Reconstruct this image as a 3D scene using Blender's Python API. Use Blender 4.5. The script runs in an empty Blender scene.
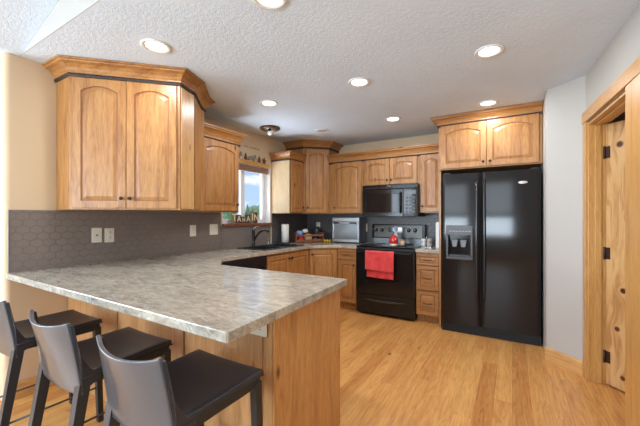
import bpy, bmesh, math, random
from math import radians as R, sin, cos, pi
from mathutils import Vector, Matrix
random.seed(7)
SC = bpy.context.scene
COL = SC.collection

# ------------------------------------------------------------------ camera
cam = bpy.data.cameras.new('camera'); cam.lens = 18.0; cam.sensor_width = 36.0
cam.shift_y = 4.0/640; cam.clip_start = .05; cam.clip_end = 300
camo = bpy.data.objects.new('camera', cam); COL.objects.link(camo)
camo.location = (0, 0, 1.3); camo.rotation_euler = (R(90), 0, R(31)); SC.camera = camo
SC.view_settings.view_transform = 'Standard'; SC.view_settings.look = 'None'
SC.view_settings.gamma = 1.0; SC.view_settings.exposure = 0.17
SC.view_settings.use_curve_mapping = False
SC.cycles.use_denoising = True
SC.cycles.max_bounces = 8; SC.cycles.diffuse_bounces = 5; SC.cycles.glossy_bounces = 4
SC.cycles.transparent_max_bounces = 8; SC.cycles.sample_clamp_indirect = 6.0
SC.cycles.caustics_reflective = False; SC.cycles.caustics_refractive = False

# ------------------------------------------------------------------ world (day sky with clouds)
world = bpy.data.worlds.new('sky'); SC.world = world; world.use_nodes = True
nt = world.node_tree; nt.nodes.clear()
def wn(t): return nt.nodes.new(t)
tc = wn('ShaderNodeTexCoord'); sep = wn('ShaderNodeSeparateXYZ'); nt.links.new(tc.outputs['Generated'], sep.inputs[0])
rampS = wn('ShaderNodeValToRGB'); nt.links.new(sep.outputs['Z'], rampS.inputs[0])
rampS.color_ramp.elements[0].position = 0.0; rampS.color_ramp.elements[0].color = (.42, .62, .90, 1)
rampS.color_ramp.elements[1].position = 0.45; rampS.color_ramp.elements[1].color = (.10, .28, .72, 1)
mp = wn('ShaderNodeMapping'); mp.inputs['Scale'].default_value = (1, 1, 3.2); nt.links.new(tc.outputs['Generated'], mp.inputs[0])
nz = wn('ShaderNodeTexNoise'); nz.inputs['Scale'].default_value = 5.5; nz.inputs['Detail'].default_value = 6; nt.links.new(mp.outputs[0], nz.inputs['Vector'])
rc = wn('ShaderNodeValToRGB'); rc.color_ramp.elements[0].position = .50; rc.color_ramp.elements[1].position = .66
nt.links.new(nz.outputs['Fac'], rc.inputs[0])
mixw = wn('ShaderNodeMixRGB'); nt.links.new(rc.outputs[0], mixw.inputs[0]); nt.links.new(rampS.outputs[0], mixw.inputs[1]); mixw.inputs[2].default_value = (.95, .97, 1, 1)
bg = wn('ShaderNodeBackground'); bg.inputs[1].default_value = 1.15; nt.links.new(mixw.outputs[0], bg.inputs[0])
wo = wn('ShaderNodeOutputWorld'); nt.links.new(bg.outputs[0], wo.inputs[0])

# ------------------------------------------------------------------ large lights: daylight at the windows
def area(name, loc, rot, sx, sy, power, col=(1, 1, 1), spread=180):
    l = bpy.data.lights.new(name, 'AREA'); l.shape = 'RECTANGLE'; l.size = sx; l.size_y = sy
    l.energy = power; l.color = col; l.spread = R(spread)
    o = bpy.data.objects.new(name, l); COL.objects.link(o); o.location = loc; o.rotation_euler = rot
    o['kind'] = 'helper'
    return o
DAY = (.80, .91, 1.0)
GB = (.74, .88, 1.0)
# big windows of the dining side, behind the camera: sky light coming down and ground light going up
for wx, sx, k in ((-3.75, .9, .6), (-2.05, 1.5, 1.0), (-.45, .9, .6)):
    area('daylight_south_window', (wx, -3.93, 1.9), (R(84), 0, 0), sx, .95, 30*k, DAY)
    area('ground_light_south_window', (wx, -3.93, 1.0), (R(128), 0, 0), sx, .7, 100*k, GB)
area('daylight_west_window', (-4.83, -1.6, 1.9), (R(84), 0, R(-90)), 2.4, .95, 30, DAY)
area('ground_light_west_window', (-4.83, -1.6, 1.0), (R(128), 0, R(-90)), 2.4, .7, 100, GB)
# unseen lamps outside the kitchen window: added ceiling fill from below, sky light above
area('ceiling_fill_kitchen_window', (-3.85, 3.2, .55), (0, R(-122), 0), 1.2, 1.6, 120, (.84, .92, 1))
area('daylight_kitchen_window', (-3.75, 3.2, 2.95), (0, R(-52), 0), 1.3, 1.6, 75, DAY)

# ------------------------------------------------------------------ materials
MATS = {}
def srgb(r, g, b):
    f = lambda c: ((c/255)/12.92 if c/255 <= .04045 else (((c/255)+.055)/1.055)**2.4)
    return (f(r), f(g), f(b), 1)
class NT:
    def __init__(s, name):
        s.m = bpy.data.materials.new(name); s.m.use_nodes = True; s.t = s.m.node_tree
        s.b = s.t.nodes['Principled BSDF']; MATS[name] = s.m
    def n(s, typ, **kw):
        nd = s.t.nodes.new(typ)
        for k, v in kw.items():
            if k in nd.inputs: nd.inputs[k].default_value = v
            else: setattr(nd, k, v)
        return nd
    def l(s, a, b): s.t.links.new(a, b)
    def coords(s, scale=(1, 1, 1), rnd=True, rot=(0, 0, 0)):
        tc = s.n('ShaderNodeTexCoord'); mp = s.n('ShaderNodeMapping'); mp.inputs['Scale'].default_value = scale
        mp.inputs['Rotation'].default_value = rot
        if rnd:
            oi = s.n('ShaderNodeObjectInfo'); ad = s.n('ShaderNodeVectorMath', operation='MULTIPLY_ADD')
            s.l(oi.outputs['Random'], ad.inputs[0]); ad.inputs[1].default_value = (17, 23, 31)
            s.l(tc.outputs['Object'], ad.inputs[2]); s.l(ad.outputs[0], mp.inputs[0])
        else: s.l(tc.outputs['Object'], mp.inputs[0])
        return mp.outputs[0]
    def noise(s, v, scale, detail=3, rough=.5, dist=0):
        n = s.n('ShaderNodeTexNoise'); n.inputs['Scale'].default_value = scale; n.inputs['Detail'].default_value = detail
        n.inputs['Roughness'].default_value = rough; n.inputs['Distortion'].default_value = dist; s.l(v, n.inputs['Vector']); return n.outputs['Fac']
    def ramp(s, f, stops):
        r = s.n('ShaderNodeValToRGB'); s.l(f, r.inputs[0]); e = r.color_ramp.elements
        while len(e) < len(stops): e.new(.5)
        for i, (p, c) in enumerate(stops): e[i].position = p; e[i].color = c if len(c) == 4 else (*c, 1)
        return r.outputs[0]
    def mix(s, f, a, b, mode='MIX'):
        m = s.n('ShaderNodeMixRGB', blend_type=mode)
        for i, x in enumerate((f, a, b)):
            if isinstance(x, (int, float)): m.inputs[i].default_value = x
            elif isinstance(x, tuple): m.inputs[i].default_value = x
            else: s.l(x, m.inputs[i])
        return m.outputs[0]
    def bump(s, f, strength, dist=.01):
        b = s.n('ShaderNodeBump'); b.inputs['Strength'].default_value = strength; b.inputs['Distance'].default_value = dist
        s.l(f, b.inputs['Height']); s.l(b.outputs[0], s.b.inputs['Normal'])
    def col(s, c):
        if isinstance(c, tuple): s.b.inputs['Base Color'].default_value = c
        else: s.l(c, s.b.inputs['Base Color'])
    def set(s, **kw):
        for k, v in kw.items(): s.b.inputs[k.replace('_', ' ')].default_value = v

def plain(name, c, rough=.5, metal=0, coat=0, var=.06, spec=.5, bump=0, bscale=200):
    t = NT(name); v = t.coords((1, 1, 1)); f = t.noise(v, 9, 4)
    d = tuple(x*(1-var) for x in c[:3])+(1,); h = tuple(min(1, x*(1+var)) for x in c[:3])+(1,)
    t.col(t.ramp(f, [(.3, d), (.7, h)])); t.set(Roughness=rough, Metallic=metal, Coat_Weight=coat, Specular_IOR_Level=spec)
    if bump: t.bump(t.noise(v, bscale, 3), bump, .002)
    return t.m

def wood(name, light, mid, dark, axis='z', rough=.38, knots=True, coat=.15, kn=1.0):
    t = NT(name)
    g = {'z': (1, 1, .12), 'x': (.12, 1, 1), 'y': (1, .12, 1)}[axis]
    g2 = {'z': (1, 1, .45), 'x': (.45, 1, 1), 'y': (1, .45, 1)}[axis]
    v = t.coords(g)
    big = t.noise(v, 9, 3, .5, 2.2)
    fine = t.noise(v, 110, 4, .6, .3)
    band = t.noise(v, 22, 2, .5, 3.0)
    c = t.ramp(big, [(.30, dark), (.45, mid), (.62, light)])
    c = t.mix(.30, c, t.ramp(band, [(.38, dark), (.52, light)]))
    c = t.mix(.32, c, t.ramp(fine, [(.35, tuple(x*.72 for x in mid[:3])+(1,)), (.6, light)]))
    if knots:
        v2 = t.coords(g2)
        vo = t.n('ShaderNodeTexVoronoi'); vo.inputs['Scale'].default_value = 4.8*kn; t.l(v2, vo.inputs['Vector'])
        k = t.ramp(vo.outputs['Distance'], [(.03, (1, 1, 1)), (.10, (0, 0, 0))])
        c = t.mix(k, c, (dark[0]*.22, dark[1]*.16, dark[2]*.14, 1))
    t.col(c); t.set(Roughness=rough, Coat_Weight=coat, Coat_Roughness=.3)
    t.bump(fine, .08, .001)
    return t.m

L_, M_, D_ = srgb(184, 134, 78), srgb(162, 108, 56), srgb(122, 70, 32)
W_CAB = wood('honey_alder', L_, M_, D_)
W_CABX = wood('honey_alder_across', L_, M_, D_, 'x')
W_CABY = wood('honey_alder_lengthwise', L_, M_, D_, 'y')
W_GLAZE = wood('alder_glaze', srgb(158, 106, 60), srgb(138, 88, 48), srgb(112, 68, 36), knots=False)
W_END = wood('lightened_end_alder', srgb(206, 152, 92), srgb(188, 130, 74), srgb(152, 98, 52))  # same alder, lightened in colour to stand in for light in the aisle
W_PEN = wood('peninsula_alder', srgb(196, 148, 98), srgb(178, 130, 82), srgb(148, 100, 60))
W_PALE = wood('pale_side_maple', srgb(240, 216, 180), srgb(232, 204, 162), srgb(216, 184, 138), knots=False, coat=.5, rough=.3)
W_PINE = wood('knotty_pine', srgb(216, 170, 112), srgb(204, 154, 96), srgb(176, 120, 66), rough=.35, kn=1.0)
W_PINEY = wood('knotty_pine_lengthwise', srgb(216, 170, 112), srgb(204, 154, 96), srgb(176, 120, 66), 'x', rough=.35, kn=1.2)
W_TRIM = wood('fir_trim', srgb(208, 158, 92), srgb(196, 142, 76), srgb(168, 114, 54), rough=.35, knots=False)
W_TRIMX = wood('fir_trim_across', srgb(208, 158, 92), srgb(196, 142, 76), srgb(168, 114, 54), 'x', rough=.35, knots=False)
W_SILL = wood('red_brown_sill', srgb(150, 88, 60), srgb(128, 70, 46), srgb(92, 46, 30), 'y', knots=False)
W_BASK = wood('basket_brown', srgb(150, 92, 60), srgb(122, 72, 46), srgb(84, 46, 30), 'x', knots=False)

BLACK = plain('gloss_black', (.010, .010, .010, 1), .14, coat=.15, var=.02, spec=.35)
BLACKG = plain('black_glass', (.008, .008, .009, 1), .06, coat=.1, var=.02, spec=.45)
RISER = plain('riser_grey', (.16, .17, .18, 1), .35, metal=.6)
HANDLEM = plain('handle_black_metal', (.06, .06, .062, 1), .15, metal=.6)
SATIN = plain('satin_black', (.012, .012, .013, 1), .32, var=.02, spec=.4)
BLACKM = plain('matte_black', (.016, .016, .016, 1), .5)
FRIDGE = plain('fridge_black', (.016, .013, .012, 1), .08, coat=.0, var=.03, spec=.26)
DGREY = plain('dark_grey_plastic', (.05, .05, .052, 1), .35)
CONSOLE = plain('console_grey', (.085, .08, .075, 1), .28, metal=.4)
LEATH = plain('black_leather', (.013, .018, .028, 1), .36, coat=.12, bump=.15, bscale=160, spec=.6)
LEATHB = plain('black_leather_window_sheen', (.052, .066, .088, 1), .28, coat=.6, bump=.12, bscale=160, spec=.7)  # black leather with the windows' blue-grey reflection put into its colour
STEEL = plain('brushed_steel', (.55, .57, .59, 1), .28, metal=1)
CHROME = plain('chrome', (.7, .72, .74, 1), .12, metal=1)
DSTEEL = plain('dull_dark_steel', (.16, .16, .17, 1), .4, metal=1)
BRONZE = plain('dark_bronze', (.05, .04, .032, 1), .4, metal=.8)
BRONZEL = plain('bronze_ring', (.17, .10, .06, 1), .35, metal=.7)
ROPE = plain('dark_rope', (.05, .032, .028, 1), .5)
WHITE = plain('white_plastic', (.80, .80, .79, 1), .4, var=.02)
VINYL = plain('white_vinyl', (.82, .83, .84, 1), .35, var=.02)
IVORY = plain('ivory_plate', srgb(226, 218, 200), .35, var=.02)
SLOT = plain('outlet_slot', (.05, .045, .04, 1), .6)
PAPER = plain('paper_white', (.82, .80, .76, 1), .8, bump=.3, bscale=60)
CREAM = plain('cream_ceramic', srgb(226, 206, 176), .35)
REDC = plain('red_ceramic', srgb(190, 32, 38), .18, coat=.6)
BLUEC = plain('lavender_cap', srgb(150, 160, 200), .3)
YEL = plain('banana_yellow', srgb(222, 184, 40), .5, var=.12)
GREYC = plain('taupe_ceramic', srgb(190, 184, 176), .35)
SINK = plain('black_composite', (.022, .024, .028, 1), .32, bump=.2, bscale=400)
OLIVE = plain('olive_block', srgb(118, 116, 84), .7)
BROWNB = plain('brown_block', srgb(84, 62, 50), .7)
BLIND = plain('woven_blind', srgb(150, 124, 106), .8, var=.15, bump=.4, bscale=50)
RUST = plain('rusty_metal', srgb(96, 64, 44), .6)
PALEM = plain('pale_metal', srgb(140, 132, 118), .5)
INK = plain('wall_lettering', srgb(120, 100, 74), .8)
GRASS = plain('grass', srgb(150, 176, 100), .9, var=.2)
LEAF = plain('hazed_conifer_green', srgb(140, 165, 125), .9, var=.3)  # green paled to paint in the haze over distant trees
LEAF2 = plain('hazed_broadleaf_green', srgb(190, 212, 150), .9, var=.3)  # distance haze mixed into the foliage colour here too
BARK = plain('bark', srgb(90, 70, 52), .9)
SNACKB = plain('blue_snack_bag', srgb(120, 160, 210), .3, var=.3)
SNACKR = plain('red_snack_bag', srgb(190, 50, 48), .3, var=.2)
SNACKT = plain('tan_snack_bag', srgb(206, 160, 120), .4, var=.2)
SNACKW = plain('white_snack_bag', srgb(225, 215, 205), .35, var=.1)
SILVERB = plain('badge_silver', (.7, .7, .7, 1), .3, metal=.6)
HINGE = plain('hinge_brown', srgb(70, 46, 40), .4, metal=.5)

def towel_mat():
    t = NT('red_towel'); v = t.coords(); f = t.noise(v, 14, 4)
    t.col(t.ramp(f, [(.3, srgb(206, 50, 54)), (.7, srgb(232, 80, 80))])); t.set(Roughness=.95, Sheen_Weight=.4)
    t.bump(t.noise(v, 260, 2), .6, .003); return t.m
TOWEL = towel_mat()

def wallmat(name, c, b=.12):
    t = NT(name); v = t.coords(rnd=False); t.col(t.ramp(t.noise(v, 2, 2), [(.3, tuple(x*.97 for x in c[:3])+(1,)), (.7, c)]))
    t.set(Roughness=.75); t.bump(t.noise(v, 70, 4), b, .004); return t.m
BEIGE = wallmat('beige_paint', srgb(214, 189, 156))
GREYW = wallmat('light_grey_paint', srgb(187, 185, 180))
def ceilmat():
    t = NT('knockdown_ceiling'); v = t.coords(rnd=False)
    t.col(t.ramp(t.noise(v, 3, 2), [(.3, srgb(214, 229, 246)), (.7, srgb(219, 234, 251))])); t.set(Roughness=.85, Specular_IOR_Level=.25)
    a = t.noise(v, 46, 3, .55, .8); r = t.ramp(a, [(.42, (0, 0, 0)), (.56, (1, 1, 1))])
    m = t.mix(.35, r, t.noise(v, 90, 3)); t.bump(m, .35, .004); return t.m
CEIL = ceilmat()
SMOOTHC = wallmat('smooth_white_paint', srgb(182, 179, 174), .04)

def floormat():
    t = NT('oak_planks'); tc = t.n('ShaderNodeTexCoord'); sp = t.n('ShaderNodeSeparateXYZ'); t.l(tc.outputs['Object'], sp.inputs[0])
    def M(op, a, b=None):
        m = t.n('ShaderNodeMath', operation=op)
        for i, x in enumerate((a, b)):
            if x is None: continue
            if isinstance(x, (int, float)): m.inputs[i].default_value = x
            else: t.l(x, m.inputs[i])
        return m.outputs[0]
    xr = M('DIVIDE', sp.outputs[0], .112); row = M('FLOOR', xr); fx = M('FRACT', xr)
    w1 = t.n('ShaderNodeTexWhiteNoise', noise_dimensions='1D'); t.l(row, w1.inputs['W'])
    yr = M('DIVIDE', M('ADD', sp.outputs[1], M('MULTIPLY', w1.outputs['Value'], 7.0)), 1.25); idx = M('FLOOR', yr); fy = M('FRACT', yr)
    w2 = t.n('ShaderNodeTexWhiteNoise', noise_dimensions='2D'); cb = t.n('ShaderNodeCombineXYZ'); t.l(row, cb.inputs[0]); t.l(idx, cb.inputs[1]); t.l(cb.outputs[0], w2.inputs['Vector'])
    rnd = w2.outputs['Value']
    gap = M('MAXIMUM', M('LESS_THAN', fx, .012), M('LESS_THAN', fy, .0014))
    sh = t.n('ShaderNodeVectorMath', operation='MULTIPLY_ADD'); t.l(w2.outputs['Color'], sh.inputs[0]); sh.inputs[1].default_value = (7, 11, 3); t.l(tc.outputs['Object'], sh.inputs[2])
    def mp(sc):
        m = t.n('ShaderNodeMapping'); m.inputs['Scale'].default_value = sc; t.l(sh.outputs[0], m.inputs[0]); return m.outputs[0]
    v = mp((1, .10, 1)); big = t.noise(v, 9, 3, .5, 2.0); fine = t.noise(mp((1, .04, 1)), 90, 4, .6, .4); band = t.noise(v, 24, 2, .5, 3.0)
    c = t.ramp(rnd, [(0, srgb(180, 108, 50)), (.18, srgb(204, 138, 72)), (.5, srgb(228, 168, 94)), (.8, srgb(238, 184, 110)), (1, srgb(200, 132, 68))])
    c = t.mix(.38, c, t.ramp(big, [(.36, srgb(172, 104, 48)), (.62, srgb(228, 172, 102))]))
    c = t.mix(.26, c, t.ramp(band, [(.40, srgb(160, 94, 44)), (.52, srgb(224, 168, 98))]))
    c = t.mix(.18, c, t.ramp(fine, [(.38, srgb(150, 94, 48)), (.58, srgb(224, 168, 100))]))
    vo = t.n('ShaderNodeTexVoronoi'); vo.inputs['Scale'].default_value = 4.0; t.l(mp((1, .6, 1)), vo.inputs['Vector'])
    ok = M('GREATER_THAN', t.noise(mp((1, 1, 1)), 1.3, 1), .53)
    kk = M('MULTIPLY', t.ramp(vo.outputs['Distance'], [(.035, (.9, .9, .9)), (.11, (0, 0, 0))]), ok)
    c = t.mix(kk, c, srgb(92, 50, 26))
    c = t.mix(M('MULTIPLY', gap, .55), c, srgb(120, 70, 36))
    t.col(c); t.set(Roughness=.36, Coat_Weight=.12, Coat_Roughness=.3); t.bump(fine, .04, .001); return t.m
FLOOR = floormat()

def countermat():
    t = NT('stone_laminate'); v = t.coords((.6, 1.4, 1), rnd=False, rot=(0, 0, R(-18)))
    a = t.noise(v, 3.2, 7, .62, 1.6); b = t.noise(v, 14, 6, .65, 1.2); s = t.noise(v, 60, 4, .6)
    c = t.ramp(a, [(.28, srgb(112, 101, 88)), (.42, srgb(158, 148, 132)), (.56, srgb(192, 180, 160)), (.72, srgb(146, 138, 124))])
    c = t.mix(.45, c, t.ramp(b, [(.34, srgb(98, 90, 80)), (.5, srgb(170, 160, 144)), (.64, srgb(210, 202, 186))]))
    c = t.mix(.25, c, t.ramp(s, [(.35, srgb(120, 110, 98)), (.65, srgb(196, 188, 174))]))
    # light veins
    vn = t.noise(v, 2.4, 5, .6, 2.8)
    m = t.n('ShaderNodeMath', operation='SUBTRACT'); t.l(vn, m.inputs[0]); m.inputs[1].default_value = .5
    m2 = t.n('ShaderNodeMath', operation='ABSOLUTE'); t.l(m.outputs[0], m2.inputs[0])
    c = t.mix(t.ramp(m2.outputs[0], [(.0, (.6, .6, .6)), (.012, (0, 0, 0))]), c, srgb(214, 208, 196))
    t.col(c); t.set(Roughness=.22, Coat_Weight=.3, Coat_Roughness=.15); t.bump(s, .08, .001); return t.m
STONE = countermat()

def glass_mat():
    t = NT('window_glass'); g = t.n('ShaderNodeBsdfGlossy'); g.inputs['Roughness'].default_value = .02
    tr = t.n('ShaderNodeBsdfTransparent'); mx = t.n('ShaderNodeMixShader'); mx.inputs[0].default_value = .06
    t.l(tr.outputs[0], mx.inputs[1]); t.l(g.outputs[0], mx.inputs[2]); t.l(mx.outputs[0], t.t.nodes['Material Output'].inputs[0]); return t.m
GLASS = glass_mat()
def emit(name, c, s):
    t = NT(name); t.col(c); t.b.inputs['Emission Color'].default_value = c; t.b.inputs['Emission Strength'].default_value = s; return t.m
LAMP = emit('lit_lens', (1, .98, .94, 1), 5.0)
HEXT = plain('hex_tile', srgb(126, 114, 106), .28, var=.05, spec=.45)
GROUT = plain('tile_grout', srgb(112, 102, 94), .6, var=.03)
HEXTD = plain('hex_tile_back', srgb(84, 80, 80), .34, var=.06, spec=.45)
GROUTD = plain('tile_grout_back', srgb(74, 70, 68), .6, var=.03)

# ------------------------------------------------------------------ mesh helpers
class MB:
    def __init__(s): s.v = []; s.f = []; s.m = []; s.sm = []
    def add(s, vs, fs, m=0, smooth=False):
        b = len(s.v); s.v += [tuple(p) for p in vs]
        for f in fs: s.f.append([b+i for i in f]); s.m.append(m); s.sm.append(smooth)
        return s
    def box(s, x0, x1, y0, y1, z0, z1, m=0):
        return s.add([(x, y, z) for x in (x0, x1) for y in (y0, y1) for z in (z0, z1)],
                     [(0, 1, 3, 2), (4, 6, 7, 5), (0, 4, 5, 1), (2, 3, 7, 6), (0, 2, 6, 4), (1, 5, 7, 3)], m)
    def prism(s, poly, z0, z1, m=0):
        n = len(poly)
        vs = [(x, y, z0) for x, y in poly]+[(x, y, z1) for x, y in poly]
        return s.add(vs, [tuple(range(n))[::-1], tuple(range(n, 2*n))]+[(i, (i+1) % n, (i+1) % n+n, i+n) for i in range(n)], m)
    def lathe(s, prof, c=(0, 0, 0), n=24, m=0, axis='z'):
        vs = []
        for r, h in prof:
            for i in range(n):
                a = 2*pi*i/n; p = (r*cos(a), r*sin(a), h)
                if axis == 'y': p = (p[0], p[2], p[1])
                if axis == 'x': p = (p[2], p[0], p[1])
                vs.append((p[0]+c[0], p[1]+c[1], p[2]+c[2]))
        fs = []
        for j in range(len(prof)-1):
            for i in range(n): fs.append((j*n+i, j*n+(i+1) % n, (j+1)*n+(i+1) % n, (j+1)*n+i))
        fs.append(tuple(range(n))); fs.append(tuple(range((len(prof)-1)*n, len(prof)*n)))
        return s.add(vs, fs, m, True)
    def tube(s, path, r, n=10, m=0, sq=False):
        P = [Vector(p) for p in path]; k = len(P); vs = []; rs = r if isinstance(r, (list, tuple)) else [r]*k
        ref = None
        for i, p in enumerate(P):
            t = (P[min(i+1, k-1)]-P[max(i-1, 0)]).normalized()
            if ref is None:
                ref = Vector((1, 0, 0)) if abs(t.x) < .8 else Vector((0, 1, 0))
            u = (ref-t*ref.dot(t)).normalized(); w = t.cross(u); ref = u
            nn = 4 if sq else n
            for j in range(nn):
                a = 2*pi*j/nn+(pi/4 if sq else 0); rr = rs[i]*(1.414 if sq else 1)
                vs.append(p+u*cos(a)*rr+w*sin(a)*rr)
        n = 4 if sq else n
        fs = [(i*n+j, i*n+(j+1) % n, (i+1)*n+(j+1) % n, (i+1)*n+j) for i in range(k-1) for j in range(n)]
        fs += [tuple(range(n))[::-1], tuple(range((k-1)*n, k*n))]
        return s.add(vs, fs, m, not sq)
    def ball(s, c, r, m=0, sc=(1, 1, 1), n=16):
        pr = [(max(1e-4, r*sin(pi*i/10)), -r*cos(pi*i/10)) for i in range(11)]
        t = MB().lathe(pr, n=n); return s.add([(c[0]+x*sc[0], c[1]+y*sc[1], c[2]+z*sc[2]) for x, y, z in t.v], t.f, m, True)
    def build(s, name, mats, parent=None, loc=(0, 0, 0), rz=0, bevel=0, seg=2, rot=None):
        me = bpy.data.meshes.new(name); me.from_pydata(s.v, [], s.f)
        mats = mats if isinstance(mats, (list, tuple)) else [mats]
        for mm in mats: me.materials.append(mm)
        me.polygons.foreach_set('material_index', s.m); me.polygons.foreach_set('use_smooth', s.sm); me.update()
        bm = bmesh.new(); bm.from_mesh(me); bmesh.ops.recalc_face_normals(bm, faces=bm.faces); bm.to_mesh(me); bm.free()
        o = bpy.data.objects.new(name, me); COL.objects.link(o); o.location = loc
        o.rotation_euler = rot if rot else (0, 0, rz)
        if parent is not None: o.parent = parent
        if bevel:
            b = o.modifiers.new('bevel', 'BEVEL'); b.width = bevel; b.segments = seg; b.limit_method = 'ANGLE'; b.angle_limit = R(40)
        return o
def tag(o, label, cat, group=None, kind=None):
    o['label'] = label; o['category'] = cat
    if group: o['group'] = group
    if kind: o['kind'] = kind
    return o
def thing(name, label, cat, loc=(0, 0, 0), rz=0, group=None):
    o = bpy.data.objects.new(name, None); COL.objects.link(o); o.location = loc; o.rotation_euler = (0, 0, rz); o.empty_display_size = .1
    return tag(o, label, cat, group)
def struct(o): o['kind'] = 'structure'; return o
def dup(root, loc, rz, label, group=None):
    def cp(o, par):
        c = o.copy(); COL.objects.link(c)
        if par is not None: c.parent = par
        for ch in [q for q in list(bpy.data.objects) if q.parent == o]: cp(ch, c)
        return c
    r = cp(root, None); r.location = loc; r.rotation_euler = (0, 0, rz); r['label'] = label
    if group: r['group'] = group
    return r

def offset_path(path, o):
    out = []; n = len(path)
    for i, p in enumerate(path):
        p = Vector(p); ds = []
        if i > 0: d = (p-Vector(path[i-1])).normalized(); ds.append(Vector((d.y, -d.x)))
        if i < n-1: d = (Vector(path[i+1])-p).normalized(); ds.append(Vector((d.y, -d.x)))
        if len(ds) == 1: out.append(p+ds[0]*o)
        else:
            b = (ds[0]+ds[1]).normalized(); out.append(p+b*(o/b.dot(ds[0])))
    return out
def sweep(mb, path, prof, m=0):
    """closed profile of (outwards, z) swept along a plan path; outwards is to the right of travel"""
    n = len(prof); vs = []
    for o, z in prof:
        pass
    lay = [offset_path(path, o) for o, z in prof]
    for i in range(len(path)):
        for j, (o, z) in enumerate(prof): vs.append((lay[j][i].x, lay[j][i].y, z))
    fs = [(i*n+j, i*n+(j+1) % n, (i+1)*n+(j+1) % n, (i+1)*n+j) for i in range(len(path)-1) for j in range(n)]
    fs += [tuple(range(n)), tuple(range((len(path)-1)*n, len(path)*n))]
    return mb.add(vs, fs, m)
def crown(path, z0, h, out, parent=None, wood_m=None, name='crown_molding'):
    k = h; q = out
    prof = [(-.012, 0), (.012, 0), (.012, .14*k), (.2*q, .2*k), (.30*q, .40*k), (.52*q, .62*k), (.80*q, .74*k), (.82*q, .84*k), (q, .88*k), (q, k), (-.012, k)]
    c = sweep(MB(), path, [(o, z0+z) for o, z in prof]).build(name, wood_m or W_CABX, parent, bevel=.0015)
    mb = MB(); sweep(mb, path, [(.001, z0-.024), (.010, z0-.024), (.015, z0-.012), (.010, z0-.0005), (.001, z0-.0005)])
    # twisted rope beads along the band
    pts = offset_path(path, .014)
    for a, b in zip(pts[:-1], pts[1:]):
        L = (b-a).length; n = max(1, int(L/.016)); d = (b-a).normalized()
        for i in range(n):
            p = a+(b-a)*((i+.5)/n); w = .004
            mb.tube([(p.x-d.x*w, p.y-d.y*w, z0-.020), (p.x+d.x*w, p.y+d.y*w, z0-.004)], .0032, 5)
    mb.build('rope_band', ROPE, c)
    return c

# ------------------------------------------------------------------ cabinets
def panel_front(W, H, rise=0.0, fr=.055, t=.02):
    """raised panel door/drawer front, x 0..W, z 0..H, y 0 (back)..-t (front)"""
    mb = MB(); N = 12 if rise > 0 else 1
    def loop(ins, y):
        x0, x1, z0, z1 = ins, W-ins, ins, H-ins
        pts = [(x0, y, z0), (x1, y, z0)]
        for i in range(N+1):
            u = i/N; x = x1+(x0-x1)*u
            zz = z1
            if rise > 0 and ins > fr*.5: zz = z1-rise*(2*u-1)**2
            pts.append((x, y, zz))
        return pts
    L = [(0, 0, 0), (0, -t+.003, 0), (.003, -t, 0), (fr, -t, 0), (fr+.004, -t+.007, 1), (fr+.012, -t+.008, 1), (fr+.034, -t+.001, 0), (fr+.034, -t+.001, 0)]
    loops = [loop(a, y) for a, y, _ in L[:-1]]
    n = len(loops[0]); vs = [p for lp in loops for p in lp]
    mb.add(vs, [], 0)
    for k in range(len(loops)-1):
        mat = 1 if k in (3, 4) else 0
        for j in range(n):
            mb.f.append([k*n+j, k*n+(j+1) % n, (k+1)*n+(j+1) % n, (k+1)*n+j]); mb.m.append(mat); mb.sm.append(False)
    mb.f.append(list(range(n))); mb.m.append(0); mb.sm.append(False)
    mb.f.append(list(range((len(loops)-1)*n, len(loops)*n))); mb.m.append(0); mb.sm.append(False)
    return mb
def knob(parent, x, z, y=-.02):
    MB().lathe([(.006, 0), (.005, -.012), (.012, -.016), (.0145, -.022), (.012, -.028), (.002, -.030)], (x, y, z), 14, axis='y').build('knob', BRONZE, parent)
def pull(parent, x, z, y=-.02, w=.095):
    p = [(x-w/2, y, z), (x-w/2, y-.018, z), (x-w/4, y-.027, z-.002), (x, y-.029, z-.003), (x+w/4, y-.027, z-.002), (x+w/2, y-.018, z), (x+w/2, y, z)]
    MB().tube(p, .0048, 8).build('handle', BRONZE, parent)
def door(parent, x, z, W, H, rise=.035, kn=None, loc=(0, 0, 0), rz=0, name='door', mat=None, mats=None):
    """kn: (dx, dz) knob position inside the door"""
    M = Matrix.Rotation(rz, 4, 'Z'); off = M @ Vector((x, 0, z))
    o = panel_front(W, H, rise, fr=min(.055, W*.2)).build(name, mats or [W_CAB, W_GLAZE], parent, (loc[0]+off.x, loc[1]+off.y, loc[2]+off.z), rz)
    if kn: knob(o, kn[0], kn[1])
    return o
def drawer(parent, x, z, W, H):
    o = panel_front(W, H, 0, fr=.03 if H < .2 else .042).build('drawer', [W_CABX, W_GLAZE], parent, (x, 0, z))
    pull(o, W/2, H/2, w=min(.095, W*.4)); return o
def frame_bars(W, H, xs, zs, t=.018, z0=0):
    mb = MB()
    for a, b in xs: mb.box(a, b, 0, t, z0, H)
    for a, b in zs: mb.box(.001, W-.001, .0005, t-.001, a, b)
    return mb
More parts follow.
